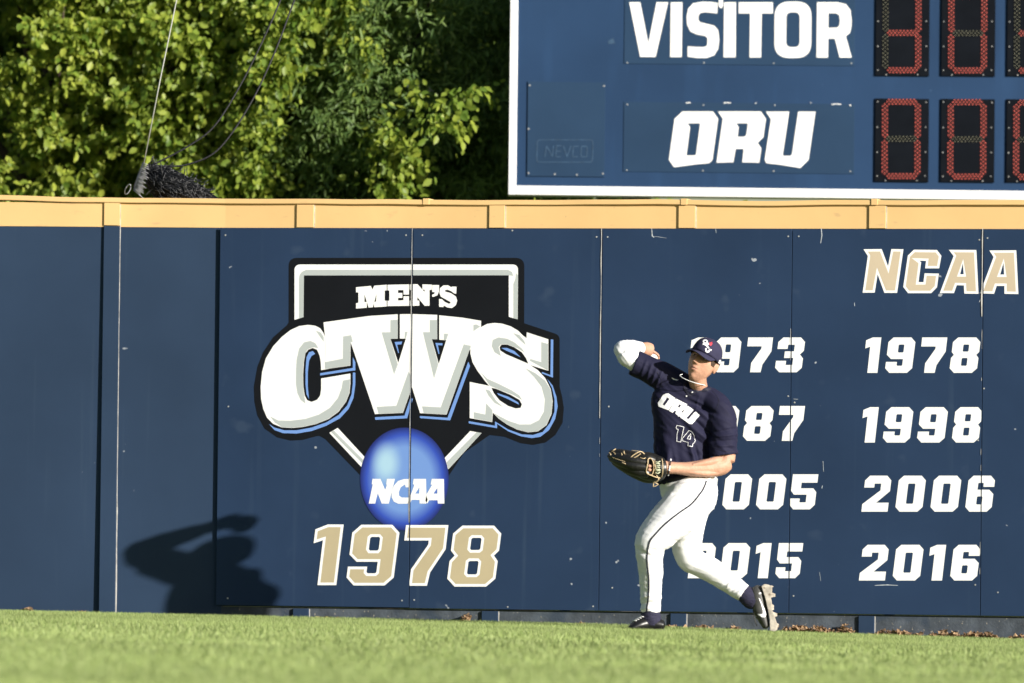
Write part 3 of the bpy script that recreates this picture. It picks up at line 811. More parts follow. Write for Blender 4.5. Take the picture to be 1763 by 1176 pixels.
# mown bands and drier patches: broad, soft changes of the blades' own colour
_nt = M['grass'].node_tree
_geo = _nt.nodes.new('ShaderNodeNewGeometry'); _mp = _nt.nodes.new('ShaderNodeMapping'); _mp.inputs['Scale'].default_value = (.25, .8, .2)
_nz = _nt.nodes.new('ShaderNodeTexNoise'); _nz.inputs['Scale'].default_value = 1.0; _nz.inputs['Detail'].default_value = 5
_rm = _nt.nodes.new('ShaderNodeMapRange'); _rm.inputs['From Min'].default_value = .3; _rm.inputs['From Max'].default_value = .7; _rm.inputs['To Min'].default_value = .78; _rm.inputs['To Max'].default_value = 1.15
_vm = _nt.nodes.new('ShaderNodeVectorMath'); _vm.operation = 'SCALE'
_cr = [n for n in _nt.nodes if n.type == 'VALTORGB'][0]
_nt.links.new(_geo.outputs['Position'], _mp.inputs['Vector']); _nt.links.new(_mp.outputs['Vector'], _nz.inputs['Vector']); _nt.links.new(_nz.outputs['Fac'], _rm.inputs['Value'])
_nt.links.new(_cr.outputs['Color'], _vm.inputs[0]); _nt.links.new(_rm.outputs['Result'], _vm.inputs['Scale'])
for _l in list(_cr.outputs['Color'].links):
    if _l.to_node != _vm:
        _t = _l.to_socket; _nt.links.remove(_l); _nt.links.new(_vm.outputs['Vector'], _t)
def grass(name, n, xr, yr, h0, h1, w, seed, label):
    g = np.random.default_rng(seed)
    x = g.uniform(*xr, n); y = g.uniform(*yr, n)
    # keep off the wall (bent part comes forward)
    wall_y = np.where(x < XC, (x-XC)*math.tan(BEND), 0)
    k = y < wall_y-.035
    x, y, wall_y = x[k], y[k], wall_y[k]
    n = len(x)
    z = np.interp(x, GXS, GZS)+crown(y)
    patch = np.array([noise.noise(Vector((a*.8, b*.25, 0))) for a, b in zip(x[::50], y[::50])]).repeat(50)[:n]
    h = g.uniform(h0, h1, n)*(1+.25*patch)
    a = g.uniform(0, 2*math.pi, n)
    lean = g.normal(0, .5, (n, 2))*h[:, None]
    wv = np.stack((np.cos(a), np.sin(a)), 1)*w*.5
    v = np.empty((n, 3, 3))
    v[:, 0, 0] = x-wv[:, 0]; v[:, 0, 1] = y-wv[:, 1]; v[:, 0, 2] = z-.003
    v[:, 1, 0] = x+wv[:, 0]; v[:, 1, 1] = y+wv[:, 1]; v[:, 1, 2] = z-.003
    v[:, 2, 0] = x+lean[:, 0]; v[:, 2, 1] = y+lean[:, 1]; v[:, 2, 2] = z+h
    o = from_np(name, v.reshape(-1, 3), np.arange(3*n), np.full(n, 3), M['grass'])
    tag(o, label, 'grass', kind='stuff')
    return o
grass('grass', 340000, (-5.2, 5.2), (-4.5, 0), .019, .036, .0045, 1, 'short bright green turf at the foot of the wall')
grass('grass', 330000, (-4.6, 9.5), (-20.5, -4.5), .014, .028, .0075, 2, 'short bright green turf in the foreground')

# ------------------------------------------------------------------ dead leaves and bark chips at the wall's foot
M['litter'] = leaf_mat('dead_leaf', (.085, .040, .020), (.42, .28, .16), .1, .8)
def litter(px0, px1, py, hpx, n, seed, label, depth=.09):
    g = random.Random(seed)
    bm = bmesh.new()
    for i in range(n):
        px = g.uniform(px0, px1)
        base = at_y(px, py, -.01)
        t = (px-px0)/max(px1-px0, 1)
        hh = hpx/270*(.45+.75*noise.noise(Vector((px*.06, seed, 0)))+.35*math.sin(math.pi*t))
        dy = -g.uniform(.012, depth)*1.2
        if base.x < XC: dy += (base.x-XC)*math.tan(BEND)
        c = Vector((base.x, dy, ground_z(base.x)+.022+max(.004, hh)*1.15*g.random()**.6))
        L_ = g.choice((g.uniform(.006, .014), g.uniform(.012, .03)))
        rot = Matrix.Rotation(g.uniform(0, 6.28), 3, 'Z') @ Matrix.Rotation(g.gauss(0, .7), 3, 'X') @ Matrix.Rotation(g.gauss(0, .5), 3, 'Y')
        k = 6
        vv = []
        for q in range(k):
            a = 2*math.pi*q/k
            r = L_*(1 if q % 3 == 0 else g.uniform(.55, .85))*g.uniform(.8, 1.1)
            vv.append(bm.verts.new(c+rot @ Vector((r*math.cos(a), r*math.sin(a), .35*L_*math.cos(2*a)+g.uniform(-.003, .003)))))
        cv = bm.verts.new(c+rot @ Vector((0, 0, g.uniform(-.006, .006))))
        for q in range(k):
            bm.faces.new((vv[q], vv[(q+1) % k], cv))
    tag(from_bm('leaf_litter', bm, M['litter']), label, 'dead leaves', kind='stuff')
litter(1342, 1438, 1090, 14, 200, 1, 'ragged heap of brown dead leaves right of the rear shoe')
litter(1438, 1470, 1092, 18, 85, 2, 'small tall heap of dead leaves beside the navy strip')
litter(1506, 1590, 1095, 12, 190, 3, 'low brown bank of dead leaves under the year 2016')
litter(1604, 1728, 1099, 13, 310, 4, 'longest brown bank of dead leaves at the far right')
litter(1738, 1790, 1100, 9, 90, 5, 'thin brown leaves in the bottom right corner of the wall')
litter(1198, 1232, 1083, 10, 60, 6, 'dead leaves under the striding rear leg')
litter(1262, 1275, 1084, 11, 22, 7, 'little leaf clump just left of the rear shoe')
litter(1138, 1184, 1080, 7, 40, 8, 'crumbled leaves right of the planted foot')
litter(535, 590, 1066, 5, 60, 9, 'thin scatter of dead leaves under the tan year 1978', .05)
litter(797, 812, 1069, 12, 26, 10, 'round brown leaf clump under the middle of the wall', .05)
litter(998, 1008, 1073, 7, 14, 11, 'tiny leaf clump left of the planted foot', .05)
litter(42, 66, 1055, 10, 26, 12, 'leaf clump at the left end of the wall', .06)
litter(128, 152, 1056, 8, 24, 13, 'leaf clump beside the upright navy strip', .06)

# ------------------------------------------------------------------ trees
M['bark'] = mat('tree_bark', (.085, .065, .050), .9, .35, 9, .5, 25, .1, stretch=(1, 1, .3))
def leaf_template(kind):
    if kind == 'broad':
        v = np.array([(0, 0, 0), (-.30, .32, .05), (-.27, .66, .03), (0, 1, -.10), (.27, .66, .03), (.30, .32, .05)])
    else:
        v = np.array([(0, 0, 0), (-.10, .3, .02), (-.09, .7, .01), (0, 1, -.08), (.09, .7, .01), (.10, .3, .02)])
    return v, [(0, 1, 2, 3), (0, 3, 4, 5)]

def foliage(name, parent, m, clusters, size, per, spread, kind, seed, droop=.6):
    """leaves set along short twigs round every cluster point"""
    g = np.random.default_rng(seed)
    tv, tf = leaf_template(kind)
    C_ = np.asarray(clusters, float)
    nC = len(C_)
    tw = 5
    d = g.normal(0, 1, (nC, tw, 3)); d[:, :, 2] = d[:, :, 2]*.6-.25
    d[:, :, 1] -= .35
    d /= np.linalg.norm(d, axis=2, keepdims=True)
    n = nC*tw*per
    s = np.tile(np.linspace(.15, 1, per), nC*tw)
    base = np.repeat(C_, tw*per, 0)+np.repeat(d.reshape(-1, 3), per, 0)*(s*spread)[:, None]*g.uniform(.6, 1.3, n)[:, None]
    base += g.normal(0, spread*.10, (n, 3))
    ax = np.repeat(d.reshape(-1, 3), per, 0)*.5+g.normal(0, .55, (n, 3))
    ax[:, 2] -= droop
    ax /= np.linalg.norm(ax, axis=1, keepdims=True)
    nm = g.normal(0, .75, (n, 3))+np.array((.45, -.75, .55))
    nm -= ax*(nm*ax).sum(1, keepdims=True)
    nm /= np.linalg.norm(nm, axis=1, keepdims=True)
    sd = np.cross(ax, nm)
    sz = size*g.uniform(.55, 1.25, n)
    V = base[:, None, :]+sz[:, None, None]*(tv[None, :, 0, None]*sd[:, None, :]+tv[None, :, 1, None]*ax[:, None, :]+tv[None, :, 2, None]*nm[:, None, :])
    idx = np.concatenate([np.array(f) for f in tf])[None, :]+np.arange(n)[:, None]*len(tv)
    o = from_np(name, V.reshape(-1, 3), idx.ravel(), np.full(n*len(tf), 4), m, parent)
    tag(o, kind='stuff')
    return o

def tree(name, label, loc, crowns, m, size, nclus, per, spread, kind, seed, trunk_r=.13, limbs=7, group=None, shell=.55, droop=.6):
    """crowns: ellipsoids (centre, radii); the clusters crowd towards their surface"""
    root = empty(name, loc)
    tag(root, label, 'tree', group)
    g = random.Random(seed)
    loc = Vector(loc)
    cs = []
    wts = [r[0]*r[1]*r[2] for c, r in crowns]
    for i in range(nclus):
        c, r = g.choices(crowns, wts)[0]
        while True:
            p = Vector((g.gauss(0, 1), g.gauss(0, 1), g.gauss(0, 1))).normalized()
            q = shell+(1-shell)*g.random()**.6
            w = Vector(c)+Vector((p.x*r[0], p.y*r[1], p.z*r[2]))*q
            if noise.noise(w*1.1+Vector((seed, 0, 0))) > -.12: break
        cs.append(w)
    foliage('crown', root, m, cs, size, per, spread, kind, seed, droop)
    bm = bmesh.new()
    top = Vector(crowns[0][0])
    pts = [loc+(top-loc)*t+Vector((.12*math.sin(3*t+seed), .1*math.cos(4*t+seed), 0))*min(1, 3*t) for t in (0, .12, .3, .5, .7, .85, 1.0)]
    pts[0].z -= .1
    tube(bm, pts, [trunk_r*k for k in (1.35, 1.05, .9, .75, .55, .4, .2)], 10)
    from_bm('trunk', bm, M['bark'], root)
    for k in range(limbs):
        c = g.choice(cs)
        s = pts[g.choice((2, 3, 3, 4, 4, 5))]
        md = s.lerp(c, .5)+Vector((g.uniform(-.2, .2), g.uniform(-.2, .2), g.uniform(-.25, .1)))
        bm = bmesh.new()
        cv = [Vector(p) for p in catmull([s, s.lerp(md, .5)+Vector((0, 0, .08)), md, c], 4)]
        r0 = trunk_r*g.uniform(.22, .42)
        tube(bm, cv, [r0*(1-.85*i/(len(cv)-1)) for i in range(len(cv))], 6)
        from_bm('limb', bm, M['bark'], root)
    return root

M['leafA'] = leaf_mat('spring_leaf', (.135, .225, .030), (.43, .485, .075), .48)
M['leafB'] = leaf_mat('green_leaf', (.120, .210, .030), (.39, .46, .068), .48)
M['leafC'] = leaf_mat('dark_needle_leaf', (.090, .165, .045), (.21, .31, .080), .45)
M['leafD'] = leaf_mat('deep_green_leaf', (.095, .175, .030), (.24, .33, .055), .42)
def tp(px, py, y): return tuple(at_y(px, py, y))
def base_at(px, y):
    p = at_y(px, 300, y); return (p.x, p.y, ground_z(p.x))
GT = 'trees behind the outfield wall'
tree('broadleaf_tree', 'sunlit yellow-green broadleaf tree at the left edge', base_at(60, 5.9), [(tp(60, 60, 5.7), (1.75, 1.35, 1.9)), (tp(-60, -260, 5.9), (1.6, 1.3, 1.4))], M['leafA'], .068, 950, 13, .23, 'broad', 11, .13, 15, GT)
tree('broadleaf_tree', 'sunlit yellow-green broadleaf tree behind the net bundle', base_at(345, 5.7), [(tp(330, 90, 5.55), (1.35, 1.05, 1.75)), (tp(300, -240, 5.7), (1.2, 1.0, 1.2)), (tp(480, 330, 5.1), (.75, .55, .62)), (tp(520, 130, 4.9), (.62, .5, 1.0)), (tp(590, 275, 4.65), (.45, .3, .36)), (tp(690, 250, 4.3), (.22, .2, .2)), (tp(770, 170, 4.25), (.2, .2, .2))], M['leafB'], .068, 1050, 13, .23, 'broad', 12, .12, 15, GT)
tree('evergreen_tree', 'dark shaded fine-leaved tree left of the scoreboard', base_at(660, 6.3), [(tp(670, 80, 5.75), (1.25, 1.25, 2.0)), (tp(650, -300, 6.4), (1.0, 1.0, 1.2))], M['leafC'], .075, 1900, 9, .22, 'fine', 13, .12, 8, GT, .45, .35)
tree('evergreen_tree', 'dark shaded fine-leaved tree half hidden by the scoreboard', base_at(900, 6.6), [(tp(880, 100, 6.5), (1.05, 1.1, 2.1)), (tp(900, -250, 6.6), (.9, 1.0, 1.2))], M['leafC'], .075, 1300, 9, .22, 'fine', 14, .12, 6, GT, .45, .35)
# the row of trees farther back that closes the view
for i, (px, y) in enumerate(((-120, 9.5), (120, 9.9), (380, 9.3), (620, 10.2), (860, 9.6))):
    lab = ['back-row green tree farthest to the left', 'back-row green tree behind the left edge broadleaf tree', 'back-row green tree behind the net ropes', 'back-row green tree behind the dark evergreen',
           'back-row green tree behind the left frame of the scoreboard'][i]
    tree('background_tree', lab, base_at(px, y), [(tp(px, 150, y), (1.35, 1.1, 2.2)), (tp(px+30, -250, y+.3), (1.3, 1.1, 1.7)), (tp(px-20, 430, y-.2), (1.25, .9, 1.2))], M['leafD'], .115, 620, 8, .30, 'broad', 30+i, .12, 5, GT, .4)
# low shrubs seen in the slit between wall and scoreboard
for i, (px, y) in enumerate(((985, 2.3), (1290, 2.2), (1540, 2.3))):
    tree('shrub', ['green shrub under the left end of the scoreboard', 'green shrub under the middle of the scoreboard', 'green shrub under the scoreboard digits'][i], base_at(px, y),
         [(tp(px, 425, y), (.62, .3, .27))], M['leafA'], .07, 120, 7, .10, 'broad', 60+i, .03, 3, 'shrubs under the scoreboard')

# ------------------------------------------------------------------ bundled net with its cable and ropes
M['net'] = mat('black_net_cord', (.003, .0033, .0045), .6, .3, 40, spec=.15)
M['netcord'] = mat('glossy_net_twine', (.012, .013, .016), .4, .5, 60, spec=.6)
M['netlight'] = mat('highlight_net_twine', (.13, .13, .14), .4, .4, 60, spec=.5)  # paler twine colour standing in for highlights on the net
M['cord'] = mat('grey_lashing_cord', (.42, .42, .45), .5, .15, 30)
M['rope'] = mat('dark_braided_rope', (.030, .030, .034), .6, .3, 120)
M['wire'] = mat('bright_steel_wire', (.55, .55, .52), .35, .1, 30, metal=.5)
NY = .13
def np_(px, py, dy=0): return at_y(px, py, NY+dy)
net = empty('net_bundle', tuple(np_(290, 345)))
tag(net, 'black netting gathered into a bundle on top of the wall', 'net')
g = random.Random(21)
bm = bmesh.new()
secs = [(253, 287, 6), (261, 301, 19), (280, 316, 30), (303, 327, 30), (330, 336, 23), (353, 343, 15), (376, 349, 7)]
rings = []
for x, y, r in secs:
    c = np_(x, y)
    rings.append([bm.verts.new(c+Vector((0, math.cos(a)*r/290, 0))+(R*.42-U*.0+U*.9).normalized()*math.sin(a)*r/270) for a in [2*math.pi*k/12 for k in range(12)]])
for i in range(len(rings)-1):
    for k in range(12):
        bm.faces.new((rings[i][k], rings[i][(k+1) % 12], rings[i+1][(k+1) % 12], rings[i+1][k]))
bm.faces.new(rings[0]); bm.faces.new(rings[-1])
bmesh.ops.recalc_face_normals(bm, faces=bm.faces[:])
from_bm('net_core', bm, M['net'], net)
# folds of twine running down the bundle, a few coloured paler as painted highlights
for count, nm, mm, rr in ((520, 'net_cords', 'netcord', .0024), (46, 'net_highlights', 'netlight', .0015)):
    bm = bmesh.new()
    for i in range(count):
        t = g.random()*5.2
        k = int(t); fr2 = t-k
        x = secs[k][0]*(1-fr2)+secs[k+1][0]*fr2; y = secs[k][1]*(1-fr2)+secs[k+1][1]*fr2; r = (secs[k][2]*(1-fr2)+secs[k+1][2]*fr2)*1.02
        a = g.uniform(1.3, 5.0)
        c = np_(x, y)+Vector((0, math.cos(a)*r/290, 0))+(R*.42+U*.9).normalized()*math.sin(a)*r/270+Vector((0, -.004, 0))
        p = [c]
        d = (R*.85-U*.5+Vector((g.gauss(0, .25), g.gauss(0, .15), g.gauss(0, .35)))).normalized()
        if g.random() < .25: d = (R*.3+U*.8*g.choice((-1, 1))+Vector((g.gauss(0, .3), g.gauss(0, .1), 0))).normalized()
        for q in range(4):
            d = (d+Vector((g.gauss(0, .22), g.gauss(0, .12), g.gauss(0, .22)))).normalized()
            p.append(p[-1]+d*g.uniform(.008, .018))
        tube(bm, p, rr, 4)
    tag(from_bm(nm, bm, M[mm], net, True), kind='stuff')
for i in range(17):
    t = i/16
    ln = g.uniform(9, 17)
    a = np_(245-15*t-1.5*math.sin(3*t), 281+46*t, -.10); b = np_(245-15*t+ln, 281+46*t+ln*(.30+.55*t), -.135)
    bm = bmesh.new(); tube(bm, [a, a.lerp(b, .5)+Vector((0, -.006, .002)), b], [.0030, .0034, .0012], 5)
    from_bm('lashing', bm, M['cord'], net)
bm = bmesh.new(); tube(bm, [np_(247, 280, -.05), np_(240, 300, -.07), np_(232, 318, -.06), np_(230, 324, -.05)], .006, 6)
from_bm('gather_cord', bm, M['rope'], net)
bm = bmesh.new()
cc = np_(220, 326, -.05)
tube(bm, [cc+R*.016*math.cos(a)*1.0+(U*.032+R*.012)*math.sin(a) for a in [2*math.pi*k/16 for k in range(17)]], .0035, 6, cap=False)
from_bm('snap_hook', bm, M['steel'], net)
cab = bm = bmesh.new()
tube(bm, [np_(247.5, 282), np_(275, 141, .0), np_(304, 0, 0), np_(345, -200, 0), np_(440, -670, 0)], .0042, 6)
o = from_bm('steel_cable', bm, M['wire']); tag(o, 'thin bright steel cable rising straight from the net bundle', 'cable')
for lab, pts in (('dark braided rope curving up left of its twin from the net', [(262, 284), (285, 273), (330, 248), (370, 216), (412, 150), (450, 75), (483, 0), (520, -90), (575, -240), (640, -420)]),
                 ('dark braided rope sagging lower, right of its twin, from the net', [(265, 285), (290, 286), (320, 284), (365, 266), (400, 228), (440, 162), (475, 85), (507, 0), (545, -95), (600, -240), (665, -420)])):
    bm = bmesh.new()
    cv = [np_(x, y, .02) for x, y in catmull(pts, 5)]
    tube(bm, cv, .0058, 6)
    # the lay of the rope: a second strand wound round it
    w = []
    L_ = 0
    for i in range(len(cv)-1):
        for k in range(14):
            p = cv[i].lerp(cv[i+1], k/14)
            L_ += (cv[i+1]-cv[i]).length/14
            w.append(p+R*.0045*math.cos(L_*260)+Vector((0, 1, 0))*.0045*math.sin(L_*260))
    tube(bm, w, .0032, 4)
    tag(from_bm('rope', bm, M['rope']), lab, 'rope', 'ropes rising from the net')
# ------------------------------------------------------------------ the fielder
M['skin'] = mat('skin', (.48, .265, .180), .5, .16, 22, .25, 70, .25)
M['lip'] = mat('lip_skin', (.36, .165, .135), .45, .05, 30)
M['hair'] = mat('brown_hair', (.055, .032, .018), .6, .4, 120, .4, 200)
M['jersey'] = mat('navy_jersey_cloth', (.0155, .0155, .037), .7, .12, 8, .10, 260, .12)
M['cap'] = mat('navy_cap_cloth', (.033, .032, .064), .8, .08, 20, .12, 400, .1)
M['pants'] = mat('white_trouser_cloth', (.80, .80, .81), .8, .03, 6, .08, 200, .2)
M['sleeve'] = mat('white_undersleeve_cloth', (.82, .82, .84), .7, .03, 8, .06, 200, .2)
M['stripe'] = mat('dark_piping', (.02, .022, .035), .7, .1, 20)
M['sock'] = mat('navy_sock', (.020, .019, .045), .85, .15, 60, .3, 300)
M['shoe'] = mat('charcoal_shoe_leather', (.055, .055, .052), .5, .2, 30, .1, 120)
M['shoeblack'] = mat('black_shoe_leather', (.010, .010, .011), .35, .2, 30)
M['sole'] = mat('dirty_white_sole', (.50, .45, .385), .7, .3, 28, .3, 60, wear=[((.22, .16, .11, 1), 22, .60, .08, (1, 1, 1), .8)])
M['jprint'] = mat('white_jersey_print', (.82, .82, .83), .6, .03, 10)
M['red'] = mat('red_thread', (.55, .03, .05), .6, .1, 20)
M['leather'] = mat('black_glove_leather', (.012, .012, .011), .38, .25, 30, .12, 120, .5)
M['lace'] = mat('tan_rawhide_lace', (.55, .42, .25), .6, .15, 60)
M['lining'] = mat('pale_wrist_lining', (.50, .52, .36), .7, .3, 90)
M['ballhide'] = mat('white_ball_leather', (.80, .78, .72), .5, .04, 30)
M['eye'] = mat('eye_white', (.75, .73, .70), .25, .02, 30)
M['iris'] = mat('dark_iris', (.02, .015, .012), .2, .1, 30)
DD = .05
def pl(px, py, dd): return at_y(px, py, -(dd+DD))
SC = 282.0                      # photograph pixels per metre where he stands

def loft(bm, secs, n=22, A=None, sub=4, capk=.45, sq=1.0):
    """sections (px, py, distance from wall, half width, half depth in px)[, axis]; an elliptical skin through them"""
    rows = []
    for s in secs:
        c = s[0] if isinstance(s[0], Vector) else pl(s[0], s[1], s[2])
        w, d = (s[1], s[2]) if isinstance(s[0], Vector) else (s[3]/SC, s[4]/SC)
        rows.append((c.x, c.y, c.z, w, d))
    fine = catmull(rows, sub)
    cs = [Vector(r[:3]) for r in fine]
    rings = []
    ax = (A or T).normalized()
    for i, r in enumerate(fine):
        t = (cs[min(i+1, len(cs)-1)]-cs[max(i-1, 0)]).normalized()
        a = (ax-t*ax.dot(t)).normalized()
        b = t.cross(a).normalized()
        pw = lambda v: math.copysign(abs(v)**sq, v)
        rings.append([bm.verts.new(cs[i]+b*max(r[3], .002)*pw(math.cos(2*math.pi*k/n))+a*max(r[4], .002)*pw(math.sin(2*math.pi*k/n))) for k in range(n)])
    for i in range(len(rings)-1):
        for k in range(n):
            bm.faces.new((rings[i][k], rings[i][(k+1) % n], rings[i+1][(k+1) % n], rings[i+1][k]))
    for rg, sgn, r, i in ((rings[0], -1, fine[0], 0), (rings[-1], 1, fine[-1], len(fine)-1)):
        t = (cs[min(i+1, len(cs)-1)]-cs[max(i-1, 0)]).normalized()
        cv = bm.verts.new(cs[i]+t*sgn*min(r[3], r[4])*(capk if sgn > 0 else .45))
        for k in range(n):
            bm.faces.new((rg[k], rg[(k+1) % n], cv))

def blob(bm, c, axes, n=14):
    """ellipsoid from three half-axis vectors"""
    a, b, d = axes
    rows = []
    for j in range(1, n):
        th = math.pi*j/n
        rows.append([bm.verts.new(c+(a*math.cos(2*math.pi*k/(2*n))+b*math.sin(2*math.pi*k/(2*n)))*math.sin(th)+d*math.cos(th)) for k in range(2*n)])
    top, bot = bm.verts.new(c+d), bm.verts.new(c-d)
    m_ = 2*n
    for k in range(m_):
        bm.faces.new((top, rows[0][k], rows[0][(k+1) % m_]))
        bm.faces.new((bot, rows[-1][(k+1) % m_], rows[-1][k]))
        for j in range(len(rows)-1):
            bm.faces.new((rows[j][k], rows[j+1][k], rows[j+1][(k+1) % m_], rows[j][(k+1) % m_]))

def skin_mesh(bm, voxel, smooth_n=4, disp=None, fac=.5):
    """merge overlapping solids into one continuous surface"""
    bmesh.ops.recalc_face_normals(bm, faces=bm.faces[:])
    me = bpy.data.meshes.new('tmp'); bm.to_mesh(me); bm.free()
    o = bpy.data.objects.new('tmp', me); COL.objects.link(o)
    md = o.modifiers.new('r', 'REMESH'); md.mode = 'VOXEL'; md.voxel_size = voxel; md.adaptivity = 0
    if smooth_n:
        sm = o.modifiers.new('s', 'SMOOTH'); sm.factor = fac; sm.iterations = smooth_n
    dg = bpy.context.evaluated_depsgraph_get()
    out = bpy.data.meshes.new_from_object(o.evaluated_get(dg))
    bpy.data.objects.remove(o); bpy.data.meshes.remove(me)
    if disp:
        n = len(out.vertices)
        co = np.empty(n*3, np.float32); out.vertices.foreach_get('co', co); co = co.reshape(-1, 3)
        nr = np.array([v.normal[:] for v in out.vertices])
        dd = np.array([disp(Vector(c)) for c in co.tolist()])
        out.vertices.foreach_set('co', (co+nr*dd[:, None]).astype(np.float32).ravel())
        out.update()
    return out

def px_of(p):
    d = p-CAM
    return PW/2+FPX*d.dot(R)/d.dot(F), PH/2-FPX*d.dot(U)/d.dot(F)

def fold(p, a, w, amp):
    """cloth folds: noise drawn out along the direction a (photograph plane), spacing w (px)"""
    x, y = px_of(p)
    c, s = math.cos(a), math.sin(a)
    u, v = x*c+y*s, -x*s+y*c
    q = noise.noise(Vector((u/(w*4.5), v/w, p.y*3)))
    return amp*(.55-1.6*abs(q))

def seg_dist(x, y, a, b):
    ax, ay = a; bx, by = b
    dx, dy = bx-ax, by-ay
    t = max(0, min(1, ((x-ax)*dx+(y-ay)*dy)/(dx*dx+dy*dy)))
    return math.hypot(x-ax-dx*t, y-ay-dy*t), t

def crease(x, y, lst):
    """named folds: ridges and valleys along lines of the photograph (a, b, half width px, height m)"""
    h = 0
    for a, b, w, amp in lst:
        d, t = seg_dist(x, y, a, b)
        if d < 3*w: h += amp*math.exp(-(d/w)**2)*(.35+.65*math.sin(math.pi*min(1, max(0, t))))
    return h

# ---- head frame
HY, HR = rad(22), rad(20)
hf = (T*math.cos(HY)-R*math.sin(HY)+U*.30).normalized()
hu = (U*math.cos(HR)+R*math.sin(HR)); hu = (hu-hf*hu.dot(hf)).normalized()
hs = hf.cross(hu).normalized()           # his left is image right
if hs.dot(R) < 0: hs = -hs
HC = pl(1211, 623, 1.93)
HS = 1.09
def hd(x, y, z): return HC+(hs*x+hf*y+hu*z)*HS
def hv(x, y, z): return (hs*x+hf*y+hu*z)*HS

body = bmesh.new()
# skull, jaw and face: a sphere pushed into shape
def G(a, s): return math.exp(-(a/s)**2)
def sstep(a, b, t):
    t = max(0, min(1, (t-a)/(b-a))); return t*t*(3-2*t)
def face_relief(x, z):
    ax = abs(x)
    d = .006*G(z-.030, .011)*G(x, .052)
    d -= .0105*G(ax-.031, .015)*G(z-.009, .012)
    d -= .004*G(x, .010)*G(z-.020, .010)
    t = max(0, min(1, (.024-z)/.052))
    d += (.004+.030*t)*G(x, .0075+.0065*t)*sstep(.034, .014, z)*sstep(-.039, -.029, z)
    d += .0075*G(ax-.0135, .0065)*G(z+.0265, .0075)
    d += .005*G(ax-.043, .019)*G(z+.010, .018)
    d += .006*G(x, .030)*G(z+.056, .020)
    d += .0040*G(x, .021)*G(z+.0515, .0050)+.0045*G(x, .017)*G(z+.0640, .0055)-.0045*G(x, .024)*G(z+.0575, .0028)
    d += .011*G(x, .021)*G(z+.099, .018)-.003*G(x, .022)*G(z+.079, .008)
    d -= .004*G(ax-.036, .014)*G(z+.050, .020)
    return d
def skull(x, y, z):
    px_, py_, pz_ = x*.075, y*.094, z*(.116 if z > 0 else .130)
    if z < 0:
        t = -z
        px_ *= 1-.24*t**1.6
        py_ = py_*(1-.06*t) if y > 0 else py_*(1-.50*t)
        py_ += .014*t
    if y > 0: px_ *= 1-.05*y
    return px_, py_, pz_
n, m2 = 84, 120
rows = []
for j in range(n+1):
    th = math.pi*j/n
    row = []
    for k in range(m2):
        ph = 2*math.pi*k/m2
        x, y, z = math.sin(th)*math.cos(ph), math.sin(th)*math.sin(ph), math.cos(th)
        px_, py_, pz_ = skull(x, y, z)
        if y > 0: py_ += face_relief(px_, pz_ if pz_ > 0 else pz_*.892)*sstep(.05, .45, y)
        row.append(body.verts.new(hd(px_, py_, pz_)))
    rows.append(row)
for j in range(n):
    for k in range(m2):
        try: body.faces.new((rows[j][k], rows[j+1][k], rows[j+1][(k+1) % m2], rows[j][(k+1) % m2]))
        except ValueError: pass
bmesh.ops.remove_doubles(body, verts=body.verts[:], dist=1e-6)
def hb(x, y, z, a, b, c, tilt=0):
    ax = (hv(a, 0, 0), hv(0, b*math.cos(tilt), b*math.sin(tilt)), hv(0, -c*math.sin(tilt), c*math.cos(tilt)))
    blob(body, hd(x, y, z), ax, 10)
for s in (1, -1):
    hb(.077*s, -.014, -.012, .008, .019, .031, -.2)
    hb(.081*s, -.022, -.002, .008, .012, .022, -.2)
# neck, trunk (kept inside the clothes), arms, legs
nb = pl(1207, 690, 1.80)
loft(body, [(HC-hu*.03-hf*.012, .056, .060), (HC-hu*.10-hf*.014, .054, .056), ((HC-hu*.10).lerp(nb, .6), .055, .056), (nb, .058, .054), (pl(1200, 712, 1.79), .05, .04)])
loft(body, [(1200, 696, 1.82, 28, 17), (1190, 714, 1.82, 38, 22), (1180, 750, 1.83, 38, 25), (1178, 800, 1.85, 38, 28), (1186, 850, 1.84, 40, 28)])
loft(body, [(1168, 668, 1.84, 22, 20), (1135, 648, 1.87, 15, 16), (1105, 628, 1.93, 11.5, 12.5), (1076, 606, 1.955, 10, 11)])
loft(body, [(1076, 606, 1.955, 11, 12), (1083, 603, 1.89, 12, 13), (1095, 600, 1.79, 10, 11), (1108, 600, 1.70, 8, 10)], A=U)
loft(body, [(1228, 698, 1.84, 13, 12), (1243, 714, 1.86, 16, 16), (1247, 745, 1.87, 17, 18), (1248, 778, 1.88, 18.5, 19), (1249, 796, 1.89, 16, 18)])
loft(body, [(1249, 797, 1.89, 15.5, 18), (1238, 803, 1.92, 16.5, 18), (1215, 806, 1.97, 15.5, 16), (1190, 807.5, 2.02, 12.5, 14), (1165, 806, 2.07, 10.2, 12), (1148, 805, 2.10, 11, 14), (1132, 803, 2.12, 13, 14), (1112, 800, 2.13, 11, 12)])
loft(body, [(1247, 788, 1.90, 5, 5), (1234, 793, 1.96, 7.5, 8), (1214, 797, 2.01, 6, 7), (1192, 801, 2.05, 3, 4)], 12)
loft(body, [(1244, 812, 1.93, 4, 6), (1224, 815, 1.98, 6, 8), (1202, 814, 2.03, 5, 6), (1180, 812, 2.07, 2.5, 3)], 12)
FL = [(1196, 852, 1.92, 40, 36), (1170, 882, 1.97, 38, 38), (1142, 910, 2.00, 34, 36), (1121, 934, 2.02, 28, 31), (1118.5, 962, 2.01, 22.5, 26), (1120.5, 988, 1.99, 20.5, 23), (1120.5, 1022, 1.97, 17.5, 19), (1120, 1053, 1.96, 16.5, 17)]
